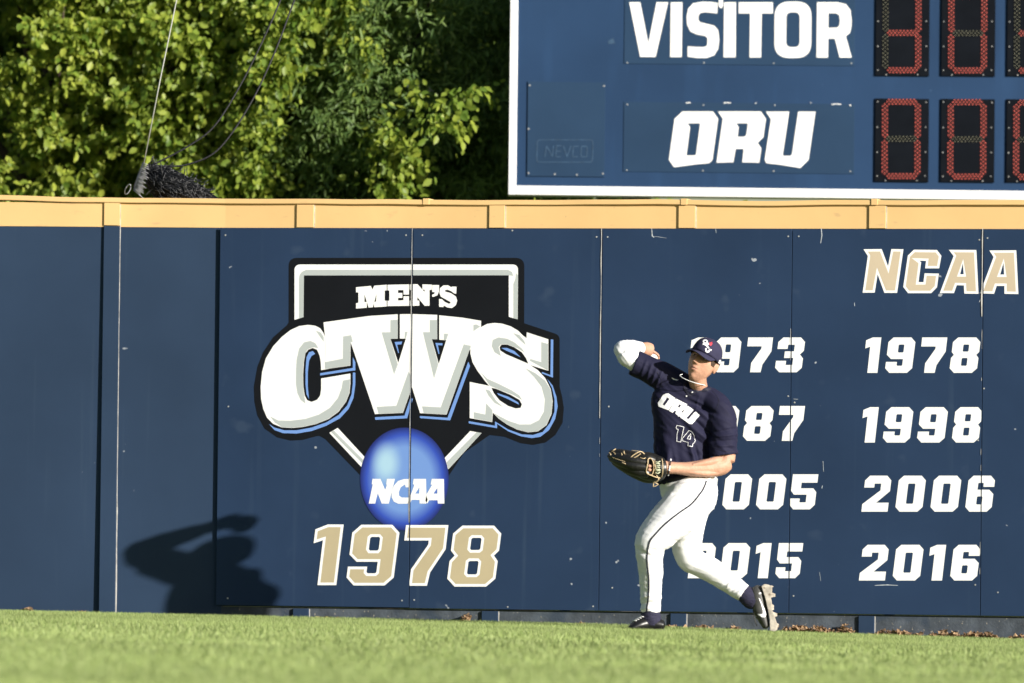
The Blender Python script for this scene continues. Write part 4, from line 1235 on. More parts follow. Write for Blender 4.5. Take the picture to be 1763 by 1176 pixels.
RL = [(1192, 852, 1.76, 38, 34), (1186, 890, 1.72, 31, 34), (1182, 930, 1.69, 27, 31), (1188, 960, 1.68, 24, 27), (1206, 972, 1.67, 21, 24), (1228, 984, 1.665, 20.5, 22), (1256, 1004, 1.66, 17.5, 19), (1281, 1021, 1.66, 15.5, 17)]
def slim(secs, k): return [(a, b, c, w*k, d*k) for a, b, c, w, d in secs]
loft(body, slim(FL, .72)); loft(body, slim(RL, .70))
loft(body, [(1120, 1050, 1.96, 11, 12), (1120, 1068, 1.96, 10, 12), (1106, 1074, 1.98, 7, 10)])
loft(body, [(1278, 1019, 1.66, 10, 11), (1298, 1034, 1.66, 9, 11), (1308, 1060, 1.66, 7, 10)])
# throwing hand closed on the ball: palm, four fingers, thumb
BALL = pl(1123, 617, 1.615); BR_ = .0365
hand_c = pl(1114, 601, 1.65)
loft(body, [(1106, 600, 1.71, 8, 10), (1113, 601, 1.665, 10.5, 12), (1119, 603, 1.64, 11, 12)], A=U)
tb = BALL-hand_c
def finger(pts, r):
    loft(body, [(Vector(p), r*k, r*k) for p, k in zip(pts, (1.0, 1.05, .95, .8))], 10, A=U, sub=3)
for i, off in enumerate((-.030, -.010, .010, .029)):
    k = hand_c+T*off+R*.018+U*.010*(1-abs(i-1.5)*.4)
    c2 = BALL+T*off*.85+U*(BR_+.006)+R*.004
    c3 = BALL+T*off*.7+R*(BR_*.78+.004)+U*(BR_*.62)
    c4 = BALL+T*off*.55+R*(BR_+.003)-U*(.004 if i in (1, 2) else -.010)
    finger([k, c2, c3, c4], .0088 if i < 3 else .0076)
finger([hand_c+T*.030-U*.012, BALL+T*(BR_*.75)-R*.022, BALL+T*(BR_+.004)-U*.010, BALL+T*(BR_*.9)-U*.018+R*.010], .0095)
# glove hand: fingers inside, one showing at the opening
for i, (y0, y1) in enumerate(((797, 790), (802, 798), (806, 806))):
    finger([pl(1116, y0, 2.16), pl(1104, y0, 2.165), pl(1092, y1, 2.16), pl(1080, y1, 2.15)], .0085)
body_me = skin_mesh(body, .0036, 2)
person = link('person', body_me, M['skin'], None, True)
tag(person, 'fielder in navy jersey and white pants cocking his arm to throw', 'person')

def child(name, me, m, smooth=True):
    return link(name, me, m, person, smooth)

# ---- face
_b = bmesh.new(); _b.from_mesh(body_me); body_bvh = BVHTree.FromBMesh(_b); _b.free()
def face_pt(x, z, off=0.0):
    hit, nr, _, _ = body_bvh.ray_cast(hd(x, .30, z), -hf)
    return hit+hf*off
for s in (1, -1):
    c = face_pt(.031*s, .0075, -.0085)
    bm = bmesh.new(); blob(bm, c, (hv(.0135, 0, 0), hv(0, .0105, 0), hv(0, 0, .0060)), 8)
    me = bpy.data.meshes.new('eye'); bm.to_mesh(me); bm.free(); e = child('eye', me, M['eye'])
    bm = bmesh.new(); blob(bm, c+hv(-.001, .0078, 0), (hv(.0056, 0, 0), hv(0, .0032, 0), hv(0, 0, .0050)), 6)
    ir = bpy.data.meshes.new('iris'); bm.to_mesh(ir); bm.free(); link('iris', ir, M['iris'], e, True)
    bm = bmesh.new()
    tube(bm, [face_pt(.013*s, .021, .0005), face_pt(.022*s, .0245, .001), face_pt(.034*s, .0265, .001), face_pt(.047*s, .021, 0)], [.0022, .0036, .0036, .0015], 6)
    me = bpy.data.meshes.new('eyebrow'); bm.to_mesh(me); bm.free(); child('eyebrow', me, M['hair'])
    bm = bmesh.new()
    tube(bm, [face_pt(.018*s, .0105, -.001), face_pt(.025*s, .0150, .000), face_pt(.036*s, .0152, .000), face_pt(.045*s, .0105, -.001)], [.001, .0022, .0022, .001], 5)
    me = bpy.data.meshes.new('eyelid'); bm.to_mesh(me); bm.free(); child('eyelid', me, M['lip'])
bm = bmesh.new()
def lip(zs, r, w):
    tube(bm, [face_pt(w*t, z*1.12, -.0012) for t, z in zip((-1, -.6, -.25, 0, .25, .6, 1), zs)], [r*k for k in (.35, .8, 1, .92, 1, .8, .35)], 6)
lip((-.0570, -.0542, -.0520, -.0530, -.0520, -.0542, -.0560), .0030, .0235)
lip((-.0585, -.0620, -.0640, -.0645, -.0640, -.0620, -.0580), .0034, .0200)
me = bpy.data.meshes.new('lips'); bm.to_mesh(me); bm.free(); child('lips', me, M['lip'])
# short hair below the cap: sideburns and nape
bm = bmesh.new()
g = random.Random(5)
def scalp(phi, z, k=1.012):
    zz = z/(.116 if z > 0 else .130); th = math.acos(max(-1, min(1, zz)))
    px_, py_, pz_ = skull(math.sin(th)*math.cos(phi), math.sin(th)*math.sin(phi), zz)
    return hd(px_*k, py_*k, z)
rows = []
for i in range(49):
    phi = -math.pi/2-math.pi*.68+2*math.pi*.68*i/48
    back = abs(i-24)/24
    lo = -.030-.030*max(0, 1-back*2.2)
    if .42 < back < .72: lo = .012
    elif back > .72: lo = -.012+.04*max(0, back-.92)*8
    rows.append([bm.verts.new(scalp(phi, .045+(lo-.045)*q/5, 1.035-.018*q/5)) for q in range(6)])
for i in range(48):
    for q in range(5):
        bm.faces.new((rows[i][q], rows[i+1][q], rows[i+1][q+1], rows[i][q+1]))
me = bpy.data.meshes.new('hair'); bm.to_mesh(me); bm.free(); child('hair', me, M['hair'])

# ---- cap
bm = bmesh.new()
CA, CB, CH = .0850, .1075, .1040
def crown_pt(phi, t, k=1.0):
    # t 0 at the band, 1 at the button
    e = math.sin(t*math.pi/2)**.85
    rr = math.cos(t*math.pi/2)**.62
    seam = 1-.012*abs(math.cos(3*phi))**10*(1-t)
    lift = .012*max(0, math.sin(phi))*(1-t)
    return hd(CA*rr*k*seam*math.cos(phi), CB*rr*k*seam*math.sin(phi)-.004, .030-.026*(1-math.sin(phi))/2*(1-t)+CH*e*k)
rings = [[bm.verts.new(crown_pt(2*math.pi*k/60, j/12)) for k in range(60)] for j in range(12)]
tp_ = bm.verts.new(crown_pt(0, 1))
for j in range(11):
    for k in range(60):
        bm.faces.new((rings[j][k], rings[j][(k+1) % 60], rings[j+1][(k+1) % 60], rings[j+1][k]))
for k in range(60): bm.faces.new((rings[-1][k], rings[-1][(k+1) % 60], tp_))
inner = [bm.verts.new(crown_pt(2*math.pi*k/60, .02, .96)) for k in range(60)]
for k in range(60): bm.faces.new((rings[0][k], inner[k], inner[(k+1) % 60], rings[0][(k+1) % 60]))
bmesh.ops.recalc_face_normals(bm, faces=bm.faces[:])
me = bpy.data.meshes.new('cap'); bm.to_mesh(me); bm.free(); cap = child('cap', me, M['cap'])
bm = bmesh.new()
top, bot = [], []
for i in range(25):
    a = -1+2*i/24
    phi = math.pi/2-a*rad(66)
    rowt, rowb = [], []
    for q in range(9):
        r = q/8
        bx = CA*math.cos(phi); by = CB*math.sin(phi)-.004
        ext = .078*math.sqrt(max(0, 1-abs(a)**2.4))
        z = .031+.003*(1-abs(a))-.004*a*a-(ext/.078)*r*(.018+.034*a*a)
        y = by+ext*r
        rowt.append(bm.verts.new(hd(bx*(1+.03*r), y, z))); rowb.append(bm.verts.new(hd(bx*(1+.03*r), y-.001, z-.005)))
    top.append(rowt); bot.append(rowb)
for i in range(24):
    for q in range(8):
        bm.faces.new((top[i][q], top[i+1][q], top[i+1][q+1], top[i][q+1]))
        bm.faces.new((bot[i][q], bot[i][q+1], bot[i+1][q+1], bot[i+1][q]))
    bm.faces.new((top[i][8], top[i+1][8], bot[i+1][8], bot[i][8]))
bmesh.ops.remove_doubles(bm, verts=bm.verts[:], dist=1e-5)
bmesh.ops.recalc_face_normals(bm, faces=bm.faces[:])
me = bpy.data.meshes.new('bill'); bm.to_mesh(me); bm.free()
bill = link('bill', me, M['cap'], cap, True)
bm = bmesh.new(); blob(bm, crown_pt(0, 1), (hv(.008, 0, 0), hv(0, .008, 0), hv(0, 0, .004)), 6)
me = bpy.data.meshes.new('button'); bm.to_mesh(me); bm.free(); link('button', me, M['cap'], cap, True)

# ---- jersey
JC = [((1140, 640), (1128, 668), 2.5, .006), ((1131, 634), (1121, 662), 2.3, .005), ((1122, 628), (1114, 652), 2.2, .005), ((1113, 622), (1104, 646), 2.2, .004),
      ((1185, 690), (1232, 712), 4, -.007), ((1195, 700), (1228, 728), 4, .007), ((1195, 722), (1226, 752), 3.5, -.009), ((1183, 728), (1222, 762), 4, .008),
      ((1180, 745), (1219, 770), 3.5, -.006), ((1186, 762), (1198, 805), 4, .007), ((1197, 770), (1206, 800), 3.5, -.006), ((1152, 770), (1150, 815), 5, .006), ((1136, 740), (1135, 815), 5, -.006),
      ((1228, 745), (1266, 738), 2.2, -.004), ((1232, 752), (1267, 748), 2.4, .005), ((1229, 760), (1266, 758), 2.2, -.004), ((1232, 768), (1267, 767), 2.4, .004), ((1205, 675), (1190, 735), 1.6, .0015)]
def jersey_disp(p):
    x, y = px_of(p)
    return 2.2*crease(x, y, JC)+fold(p, rad(38), 10, .0055)+fold(p, rad(80), 14, .006)*max(0, min(1, (y-735)/50))
jb = bmesh.new()
loft(jb, [(1203, 666, 1.85, 22, 24), (1201, 675, 1.848, 31, 27), (1186, 690, 1.84, 60, 30), (1182, 711, 1.84, 60.5, 36), (1178, 738, 1.84, 53, 39), (1173, 770, 1.85, 48, 37), (1174, 800, 1.86, 47, 36), (1178, 826, 1.86, 46, 36)], 36, sq=.78)
loft(jb, [(1180, 668, 1.84, 22, 22), (1152, 654, 1.85, 25.5, 25), (1128, 642, 1.89, 23.5, 24), (1106, 631, 1.91, 22, 23), (1091, 624, 1.925, 22.5, 23.5)], 24, capk=-.5)
loft(jb, [(1216, 683, 1.85, 20, 20), (1236, 702, 1.86, 23.5, 25), (1244, 726, 1.87, 24.5, 26), (1245, 752, 1.88, 24, 26), (1244, 772, 1.885, 24.5, 26), (1245, 785, 1.886, 25.5, 27)], 24, capk=-.5)
jersey_me = skin_mesh(jb, .0062, 5, jersey_disp)
jersey = child('jersey', jersey_me, M['jersey'])
# rolled collar and sleeve hems
def hoop(name, c, a, b, r, m, n=36, parent=None, a0=0, a1=2*math.pi):
    bm = bmesh.new()
    pts = [c+a*math.cos(a0+(a1-a0)*k/n)+b*math.sin(a0+(a1-a0)*k/n) for k in range(n+1)]
    tube(bm, pts, r, 7, cap=abs(a1-a0) < 6.2)
    me = bpy.data.meshes.new(name); bm.to_mesh(me); bm.free()
    return link(name, me, m, parent or person, True)
# ---- undersleeve on the throwing arm
ub = bmesh.new()
blob(ub, pl(1073, 603, 1.945), (R*16/SC, U*17/SC, T*17/SC), 10)
loft(ub, [(1108, 631, 1.915, 15, 16), (1092, 622, 1.93, 17, 18), (1080, 612, 1.945, 18.5, 19), (1073, 605, 1.955, 16, 17)])
loft(ub, [(1072, 604, 1.965, 14.5, 15), (1076, 603, 1.93, 17, 16.5), (1084, 602, 1.87, 18, 17), (1092, 601, 1.81, 14.5, 14.5), (1102, 600, 1.735, 11, 11.5)], A=U)
us_me = skin_mesh(ub, .005, 6, lambda p: fold(p, rad(60), 7, .004))
child('undersleeve', us_me, M['sleeve'])

# ---- trousers
PC = [((1104, 1030), (1126, 1022), 2.2, .004), ((1102, 1041), (1122, 1036), 2.0, -.005), ((1103, 1049), (1126, 1046), 2, .004), ((1140, 1028), (1124, 1034), 2, .003), ((1096, 945), (1122, 960), 4, -.004), ((1136, 950), (1118, 946), 3, -.005),
      ((1160, 850), (1215, 836), 3, -.006), ((1150, 842), (1205, 829), 2.5, .005), ((1170, 862), (1222, 852), 5, .004), ((1250, 1012), (1262, 1000), 2.4, .005), ((1258, 1018), (1272, 1006), 2.2, -.005), ((1266, 1026), (1282, 1010), 2, .004),
      ((1182, 945), (1206, 950), 4, -.005), ((1200, 930), (1160, 935), 5, -.004)]
def pants_disp(p):
    x, y = px_of(p)
    return 2.2*crease(x, y, PC)+fold(p, rad(-40), 15, .0045)+fold(p, rad(15), 7, .002)+fold(p, rad(20), 6, .0018)*max(0, min(1, (y-980)/40))
pb = bmesh.new()
loft(pb, [(1181, 818, 1.86, 46, 36), (1184, 835, 1.86, 48, 38), (1190, 856, 1.845, 46, 44), (1192, 876, 1.83, 36, 40)], 28)
loft(pb, [(1200, 846, 1.88, 34, 34)]+FL)
loft(pb, RL)
blob(pb, pl(1201, 858, 1.84), (R*24/SC, U*30/SC, T*40/SC), 12)
pants_me = skin_mesh(pb, .0065, 6, pants_disp)
pants = child('trousers', pants_me, M['pants'])
bm = bmesh.new()
M['belt'] = mat('dark_belt', (.012, .012, .018), .4, .15, 30)
loft(bm, [(1180, 819.5, 1.862, 49, 39), (1180.5, 823, 1.862, 50, 40), (1181, 827, 1.862, 49.5, 39.5)], 32, sub=2)
me = bpy.data.meshes.new('belt'); bmesh.ops.recalc_face_normals(bm, faces=bm.faces[:]); bm.to_mesh(me); bm.free(); child('belt', me, M['belt'])

# ---- prints laid on the cloth
def tree_of(me):
    bm = bmesh.new(); bm.from_mesh(me); t = BVHTree.FromBMesh(bm); bm.free(); return t
def wrap(name, loops, bvh, m, parent, off=.0022, cell=2.0):
    """a flat print cut into small facets and laid on a surface"""
    flat = [[Vector((x, -y, 0)) for x, y in lp] for lp in loops]
    bm = flat_bm(flat)
    xs = [p.x for p in flat[0]]; ys = [p.y for p in flat[0]]
    k = math.floor(min(xs)/cell)*cell+.37
    while k < max(xs):
        bmesh.ops.bisect_plane(bm, geom=bm.verts[:]+bm.edges[:]+bm.faces[:], plane_co=(k, 0, 0), plane_no=(1, 0, 0)); k += cell
    k = math.floor(min(ys)/cell)*cell+.41
    while k < max(ys):
        bmesh.ops.bisect_plane(bm, geom=bm.verts[:]+bm.edges[:]+bm.faces[:], plane_co=(0, k, 0), plane_no=(0, 1, 0)); k += cell
    bad = []
    for v_ in bm.verts:
        d = ray(v_.co.x, -v_.co.y)
        hit, nr, _, _ = bvh.ray_cast(CAM, d)
        if hit is None: bad.append(v_); continue
        if nr.dot(d) > 0: nr = -nr
        v_.co = hit+nr*off-d*.0008
    if bad: bmesh.ops.delete(bm, geom=bad, context='VERTS')
    bm.normal_update()
    for f in bm.faces:
        if f.normal.dot(T) < 0: f.normal_flip()
    return from_bm(name, bm, m, parent)
def ribbon(pts, w, closed=False):
    """outline of a thin line"""
    P = [np.array(p, float) for p in pts]
    n = len(P)
    l, r = [], []
    for i in range(n):
        a = P[i-1] if (closed or i > 0) else P[i]
        b = P[(i+1) % n] if (closed or i < n-1) else P[i]
        t = (b-a)/max(np.linalg.norm(b-a), 1e-9)
        q = np.array((-t[1], t[0]))*w/2
        l.append(tuple(P[i]+q)); r.append(tuple(P[i]-q))
    if closed: return [l, r] if True else None
    return [l+r[::-1]]
jt = tree_of(jersey_me)
j_ = lambda p: zp(1130, 670, 9.8, p)
for g_l in ([[(150, 80), (205, 72), (318, 150), (325, 185), (210, 355), (185, 350), (40, 295), (28, 235), (115, 100)], [(178, 140), (225, 165), (140, 280), (108, 262), (170, 160)]],
            [[(335, 160), (515, 255), (522, 300), (475, 345), (430, 370), (435, 400), (385, 468), (320, 410), (338, 375), (310, 362), (275, 400), (215, 365), (330, 185)], [(390, 255), (420, 270), (390, 315), (360, 300)]],
            [[(530, 285), (630, 350), (505, 490), (540, 510), (640, 395), (665, 380), (735, 440), (600, 590), (560, 590), (405, 475), (400, 450), (520, 300)]]):
    wrap('letter', [j_(lp) for lp in g_l], jt, M['jprint'], jersey)
for cl_, pts in ((True, [(335, 640), (350, 612), (465, 640), (412, 893), (345, 880), (350, 760), (372, 682), (340, 668)]),
                 (True, [(550, 697), (440, 830), (440, 872), (540, 900), (535, 955), (605, 970), (612, 925), (640, 902), (655, 870), (640, 830), (640, 780), (600, 715)]), (True, [(582, 745), (520, 835), (572, 850)])):
    p = j_(pts)
    for i in range(len(p)):
        wrap('number_outline', ribbon([p[i], p[(i+1) % len(p)]], .8), jt, M['sleeve'], jersey, .0024)
M['trim'] = mat('navy_collar_rib', (.010, .010, .026), .7, .1, 60)
for w_, pp in ((4.6, [(1177, 659), (1179, 666), (1183, 674), (1188, 682)]), (4.6, [(1188, 682), (1193, 676.5), (1202, 672.5), (1213, 671), (1224, 670)])):
    wrap('collar' if w_ > 3 else 'placket', ribbon(catmull(pp, 4), w_), jt, M['trim'], jersey, .0035)
for pp in ([(1136, 668), (1150, 661), (1168, 657)], [(1131, 640), (1139, 656), (1137, 672)], [(1226, 672), (1238, 690), (1228, 716), (1223, 735)], [(1224, 768), (1244, 776), (1266, 778)]):
    wrap('seam', ribbon(catmull(pp, 4), .8), jt, M['trim'], jersey, .0016)
wrap('maker_mark', [[(1156, 651), (1160, 654), (1166, 655.5), (1168, 654.5), (1161, 652.5), (1157, 650)]], jt, M['jprint'], jersey)
for x, y in ((1192, 675.5), (1182, 682)):
    wrap('jersey_button', [[(x-1.3, y), (x, y-1.2), (x+1.5, y), (x, y+1.2)]], jt, M['jprint'], jersey, .006)
pt = tree_of(pants_me)
sp = [(1216, 828), (1211, 842), (1200, 857), (1188, 870), (1172, 881), (1155, 894), (1140, 907), (1130, 918), (1120, 930), (1116, 942), (1114, 958), (1114.5, 975), (1116.5, 992), (1117, 1010), (1116, 1030), (1114, 1045), (1113.5, 1054)]
wrap('side_piping', ribbon(catmull(sp, 4), 2.7), pt, M['stripe'], pants, .0022, 3.0)
ct = tree_of(cap.data)
k_ = lambda p: zp(1150, 570, 9.8, p)
ring_o = lambda cx, cy, a, b: [(cx+a*math.cos(t), cy+b*math.sin(t)) for t in [2*math.pi*i/14 for i in range(14)]]
wrap('cap_letter', [k_(ring_o(630, 178, 42, 34)), k_(ring_o(632, 180, 20, 15))], ct, M['jprint'], cap, .0015, 1.2)
wrap('cap_letter', [k_([(590, 210), (650, 195), (690, 205), (690, 232), (668, 245), (700, 290), (672, 290), (640, 250), (625, 250), (618, 235), (585, 235)])], ct, M['jprint'], cap, .0017, 1.2)
wrap('cap_letter', [k_([(622, 300), (655, 285), (648, 320), (665, 338), (690, 325), (690, 300), (740, 315), (730, 330), (712, 330), (695, 358), (660, 365), (632, 345), (632, 312)])], ct, M['jprint'], cap, .0015, 1.2)
wrap('cap_emblem', [k_([(700, 190), (725, 200), (740, 180), (748, 215), (735, 240), (712, 250), (700, 225)])], ct, M['red'], cap, .0015, 1.2)
wrap('cap_tag', [k_([(865, 485), (892, 490), (875, 550), (848, 540)])], ct, M['jprint'], cap, .0015, 1.2)

# ---- socks and shoes
bm = bmesh.new()
loft(bm, [(1120, 1046, 1.96, 15, 17), (1120, 1058, 1.96, 16.5, 17), (1121, 1068, 1.96, 17.5, 16), (1120, 1076, 1.96, 17, 14)], 20)
child('sock', skin_mesh(bm, .004, 3, lambda p: fold(p, 0, 3, .003)), M['sock'])
bm = bmesh.new()
loft(bm, [(1274, 1016, 1.66, 13, 15), (1284, 1024, 1.66, 16, 16), (1294, 1032, 1.66, 17, 15), (1302, 1038, 1.66, 14, 13)], 20)
child('sock', skin_mesh(bm, .004, 3, lambda p: fold(p, 0, 3, .003)), M['sock'])
# planted shoe
bm = bmesh.new()
loft(bm, [(1142, 1077, 1.94, 9, 12), (1130, 1075, 1.95, 12, 14), (1112, 1074, 1.97, 13, 14), (1099, 1077, 2.0, 11, 14), (1085, 1083, 2.03, 6, 12)], 20, A=T)
sh = child('shoe', skin_mesh(bm, .004, 3), M['shoeblack'])
bm = bmesh.new(); loft(bm, [(1144, 1086, 1.94, 4, 13), (1126, 1086, 1.955, 4.5, 14), (1104, 1087, 1.98, 4.5, 16), (1082, 1088, 2.03, 3.5, 12)], 16, A=T)
link('sole', skin_mesh(bm, .004, 2), M['shoe'], sh, True)
bm = bmesh.new()
for i in range(4):
    tube(bm, [pl(1108-4*i, 1062+2.2*i, 2.015+.008*i), pl(1103-4*i, 1061+2.4*i, 2.0+.008*i), pl(1098-3.6*i, 1066+2.2*i, 1.97)], .003, 5)
me = bpy.data.meshes.new('lace'); bm.to_mesh(me); bm.free(); link('lace', me, M['jprint'], sh, True)
# driving shoe: heel up, toe on the turf
bm = bmesh.new()
loft(bm, [(1304, 1011, 1.655, 9, 10), (1305, 1020, 1.66, 12, 12.5), (1306.5, 1034, 1.66, 13.5, 13.5), (1309, 1050, 1.66, 12.5, 14), (1314.5, 1066, 1.66, 9.5, 14.5), (1319.5, 1080, 1.66, 6, 12)], 24, A=T)
sh_me = skin_mesh(bm, .0035, 4)
sh = child('shoe', sh_me, M['shoe'])
def prism(name, outline, d0, d1, m, parent, bev=.003):
    """a side outline given depth (towards the wall)"""
    bm = bmesh.new()
    f_ = [bm.verts.new(pl(x, y, d1)) for x, y in outline]; b_ = [bm.verts.new(pl(x, y, d0)) for x, y in outline]
    n = len(outline)
    bm.faces.new(f_); bm.faces.new(b_[::-1])
    for i in range(n): bm.faces.new((f_[i], b_[i], b_[(i+1) % n], f_[(i+1) % n]))
    bmesh.ops.recalc_face_normals(bm, faces=bm.faces[:])
    bmesh.ops.bevel(bm, geom=bm.edges[:], offset=bev, segments=2, affect='EDGES')
    return from_bm(name, bm, m, parent)
s_ = lambda p: zp(1260, 990, 10.69, p)
prism('sole', s_([(540, 210), (600, 165), (660, 175), (745, 205), (740, 330), (720, 420), (740, 520), (730, 620), (770, 700), (800, 800), (835, 900), (840, 1010), (770, 1040), (700, 1025), (695, 820), (660, 640), (610, 420)]), 1.612, 1.708, M['sole'], sh)
for a, b in (((735, 330), (800, 400)), ((770, 690), (835, 760)), ((740, 200), (775, 215)), ((735, 540), (775, 640)), ((830, 890), (868, 960))):
    p = s_([(a[0]-14, a[1]-12), (b[0], a[1]+15), (b[0], b[1]), (a[0]-14, b[1]+15)])
    prism('cleat', p, 1.63, 1.65, M['sole'], sh, .001); prism('cleat', p, 1.67, 1.69, M['sole'], sh, .001)
st = tree_of(sh_me)
wrap('side_mark', [s_([(490, 420), (520, 440), (560, 540), (610, 640), (635, 720), (610, 775), (560, 780), (490, 735), (480, 715), (530, 720), (570, 715), (570, 660), (545, 560)])], st, M['jprint'], sh, .0015, 1.2)
wrap('heel_tab', [s_([(495, 330), (535, 320), (540, 345), (500, 355)])], st, M['jprint'], sh, .0015, 1.2)
bm = bmesh.new()
for i in range(4):
    x, y = 1295.5+2.6*i, 1044+6.5*i
    tube(bm, [pl(x+3.5, y-2, 1.70), pl(x-.5, y, 1.685), pl(x-1.5, y+1, 1.66), pl(x, y+1, 1.63)], .0035, 5)
tube(bm, [pl(1297, 1050, 1.69), pl(1298, 1062, 1.70), pl(1301, 1072, 1.70), pl(1303.5, 1078, 1.70)], .003, 5)
me = bpy.data.meshes.new('lace'); bm.to_mesh(me); bm.free(); link('lace', me, M['shoeblack'], sh, True)

# ---- necklace and wrist band
bm = bmesh.new()
tube(bm, [Vector(p) for p in catmull([pl(1175, 644.5, 2.0), pl(1170.5, 646.5, 2.02), pl(1178, 652, 2.04), pl(1190, 657, 2.04), pl(1202, 660.5, 2.02), pl(1210, 662.5, 1.97), pl(1216, 664, 1.90), pl(1219, 666, 1.84)], 4)], .0021, 6)
me = bpy.data.meshes.new('necklace'); bm.to_mesh(me); bm.free(); child('necklace', me, M['jprint'])
bm = bmesh.new()
c = pl(1152.5, 804.5, 2.095)
for k in range(26):
    a = 2*math.pi*k/26
    p = c+(U*.985+R*.16).normalized()*.0475*math.cos(a)+T*.0545*math.sin(a)
    nf = len(bm.faces)
    blob(bm, p, (R*.0055, U*.0055, T*.0055), 4)
    bm.faces.ensure_lookup_table()
    for f in bm.faces[nf:]: f.material_index = (k//3) % 2
me = bpy.data.meshes.new('wrist_band'); bm.to_mesh(me); bm.free(); child('wrist_band', me, [M['jprint'], M['shoeblack']])

# ------------------------------------------------------------------ ball in his hand
bm = bmesh.new(); blob(bm, BALL, (R*BR_, U*BR_, T*BR_), 12)
me = bpy.data.meshes.new('baseball'); bm.to_mesh(me); bm.free()
ball = link('baseball', me, M['ballhide'], None, True)
tag(ball, 'white baseball gripped in the raised throwing hand', 'baseball')
bm = bmesh.new()
pts = []
for k in range(61):
    t = 2*math.pi*k/60
    v3 = Vector((math.cos(t)*.75+.25*math.cos(3*t), math.sin(t)*.75-.25*math.sin(3*t), .85*math.sin(2*t))).normalized()
    pts.append(BALL+(R*v3.x+U*v3.y+T*v3.z)*(BR_+.0003))
tube(bm, pts, .0012, 5, cap=False)
from_bm('seam', bm, M['red'], ball, True)

# ------------------------------------------------------------------ glove on his other hand
glove = empty('baseball_glove', tuple(pl(1120, 806, 2.13)))
tag(glove, 'black leather baseball glove with tan laces on his lowered hand', 'glove')
gb = bmesh.new()
loft(gb, [(1140, 806, 2.11, 18, 21), (1128, 806, 2.12, 23, 22), (1112, 802, 2.13, 24, 21), (1098, 799, 2.13, 20, 18)], 24)
me = skin_mesh(gb, .0045, 4); link('palm', me, M['leather'], glove, True)
STALLS = [[(1112, 790, 2.16, 8, 12), (1090, 786, 2.165, 9, 12), (1068, 781, 2.15, 8, 11), (1053, 779, 2.12, 5, 8)],
          [(1114, 797, 2.19, 8.5, 11), (1090, 793, 2.205, 9, 12), (1067, 788, 2.18, 8.5, 11), (1051, 785, 2.13, 5.5, 8)],
          [(1114, 805, 2.195, 8.5, 11), (1091, 802, 2.21, 9.5, 12), (1070, 796, 2.18, 8.5, 11), (1053, 790, 2.13, 5.5, 8)],
          [(1116, 814, 2.18, 8.5, 11), (1096, 811, 2.19, 9.5, 12), (1076, 805, 2.165, 8.5, 11), (1058, 796, 2.12, 5.5, 8)]]
for s in STALLS:
    gb = bmesh.new(); loft(gb, s, 16)
    link('finger_stall', skin_mesh(gb, .004, 3), M['leather'], glove, True)
gb = bmesh.new(); loft(gb, [(1128, 822, 2.10, 10, 13), (1112, 821, 2.06, 10.5, 13), (1092, 813, 2.03, 10, 12), (1074, 806, 2.02, 7, 9)], 16)
link('thumb_stall', skin_mesh(gb, .004, 3), M['leather'], glove, True)
gb = bmesh.new(); loft(gb, [(1078, 780, 2.10, 5, 9), (1072, 790, 2.07, 9, 10), (1074, 800, 2.04, 6, 9)], 14)
link('web', skin_mesh(gb, .004, 2), M['leather'], glove, True)
gb = bmesh.new(); loft(gb, [(1126, 793, 2.17, 7, 9), (1116, 789, 2.185, 8, 10), (1104, 787, 2.18, 7, 9)], 14)
link('heel_pad', skin_mesh(gb, .004, 2), M['leather'], glove, True)
def lace(pts, r=.0028, name='lace', m='lace'):
    bm = bmesh.new(); tube(bm, [Vector(p) for p in catmull([pl(*p) for p in pts], 4)], r, 5)
    from_bm(name, bm, M[m], glove, True)
# rolled rim of the hand opening, with the dark inside and a finger tip
bm = bmesh.new()
rim = [pl(1035+x/11.02, 750+y/11.02, d) for x, y, d in ((930, 425, 2.215), (975, 470, 2.22), (1000, 560, 2.22), (995, 660, 2.22), (960, 745, 2.215), (900, 735, 2.22), (858, 690, 2.225), (865, 610, 2.235), (885, 520, 2.235), (890, 450, 2.225))]
tube(bm, [Vector(p) for p in catmull(rim+[rim[0]], 4)], .0035, 6, cap=False); from_bm('opening_rim', bm, M['lace'], glove, True)
bm = bmesh.new(); ci = sum(rim, Vector())/len(rim)
vv = [bm.verts.new(p.lerp(ci, .03)-T*.001) for p in rim]; cv = bm.verts.new(ci-T*.02)
for i in range(len(vv)): bm.faces.new((vv[i], vv[(i+1) % len(vv)], cv))
from_bm('opening', bm, M['shoeblack'], glove)
bm = bmesh.new()
for yy in (580, 650):
    c = pl(1035+915/11.02, 750+yy/11.02, 2.215); blob(bm, c, (R*.013, U*.0105, T*.012), 8)
from_bm('knuckle', bm, M['skin'], glove, True)
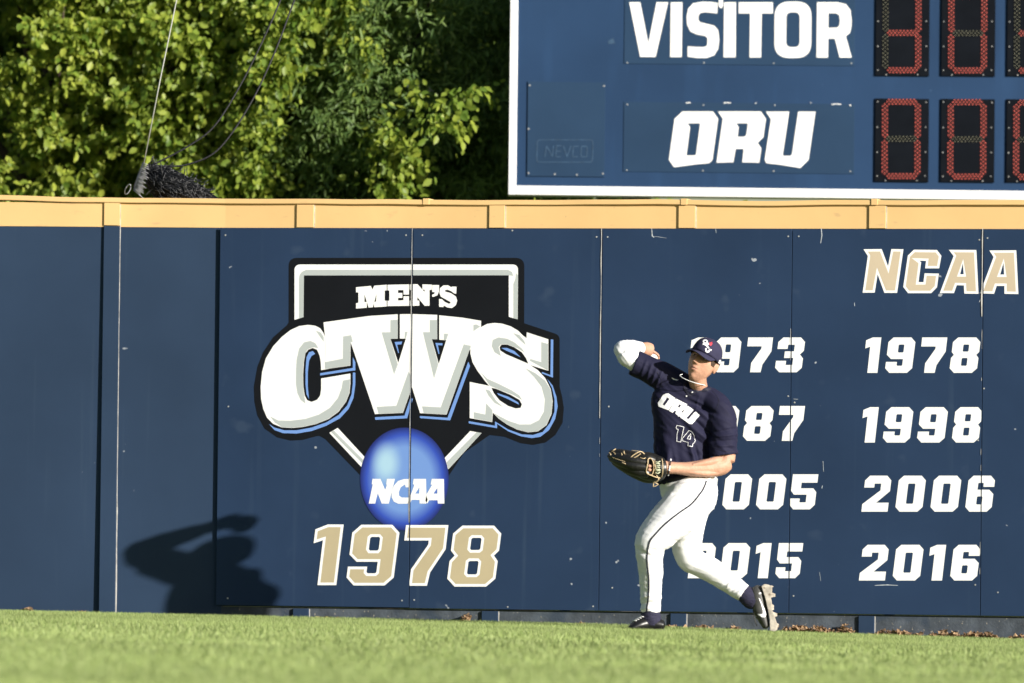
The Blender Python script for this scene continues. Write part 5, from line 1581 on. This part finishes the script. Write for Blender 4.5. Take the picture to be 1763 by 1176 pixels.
# wrist strap with its pale lining
gb = bmesh.new(); loft(gb, [(1126.5, 806, 2.12, 23.5, 25), (1131, 806.5, 2.12, 23, 26), (1137, 806.5, 2.115, 21, 25), (1140, 806.5, 2.11, 19.5, 24)], 24)
link('wrist_strap', skin_mesh(gb, .004, 2), M['leather'], glove, True)
g = random.Random(12)
for i in range(7):
    y = 795+3.1*i
    lace([(1129.5+g.uniform(-1, 1), y, 2.222), (1132.5, y+g.uniform(-1, 2), 2.224), (1136.5+g.uniform(-1, 1), y+g.uniform(-1.5, 1.5), 2.216)], .0036, 'lining_stitch', 'lining')
lace([(1139.5, 790, 2.18), (1141, 800, 2.21), (1141, 812, 2.21), (1139, 822, 2.17)], .003)
lace([(1127, 792, 2.2), (1128.5, 805, 2.226), (1127.5, 820, 2.19)], .0026)
lace([(1114, 815.5, 2.235), (1122, 819, 2.225), (1131, 822, 2.2), (1137, 823, 2.17)], .003)
lace([(1130, 818, 2.2), (1134, 826, 2.19), (1128, 831, 2.18), (1133, 834, 2.17), (1126, 838, 2.17)], .003)
lace([(1136, 822, 2.17), (1131, 829, 2.18), (1125.5, 831, 2.18), (1125, 838.5, 2.17)], .0032)
lace([(1083, 790.5, 2.235), (1090, 784, 2.235), (1098, 779, 2.23), (1104, 777.5, 2.22), (1109.5, 782, 2.2)], .0036)
lace([(1087, 790, 2.235), (1096, 786, 2.235), (1103, 781, 2.23)], .003)
lace([(1087, 775.5, 2.19), (1096, 776.5, 2.20), (1103, 777.5, 2.21)], .0026)
lace([(1054, 787.5, 2.20), (1064, 791, 2.225), (1077, 795, 2.235), (1092, 798, 2.235)], .0016)
lace([(1049, 779, 2.15), (1051.5, 783, 2.18), (1052.5, 789, 2.17)], .0036)
lace([(1053, 778, 2.16), (1057, 774.5, 2.17), (1060, 773, 2.15)], .003)
lace([(1056, 778, 2.17), (1059.5, 782.5, 2.20)], .003)
for x, y in ((1069, 782), (1073, 778.5), (1076, 784)):
    lace([(x, y, 2.20), (x+2.2, y+3, 2.222), (x+1, y-2, 2.21)], .0028)
lace([(1071, 796.5, 2.245), (1077, 798.5, 2.25)], .0026)
lace([(1112, 788, 2.215), (1108, 789.5, 2.23), (1102, 788, 2.225)], .0026)
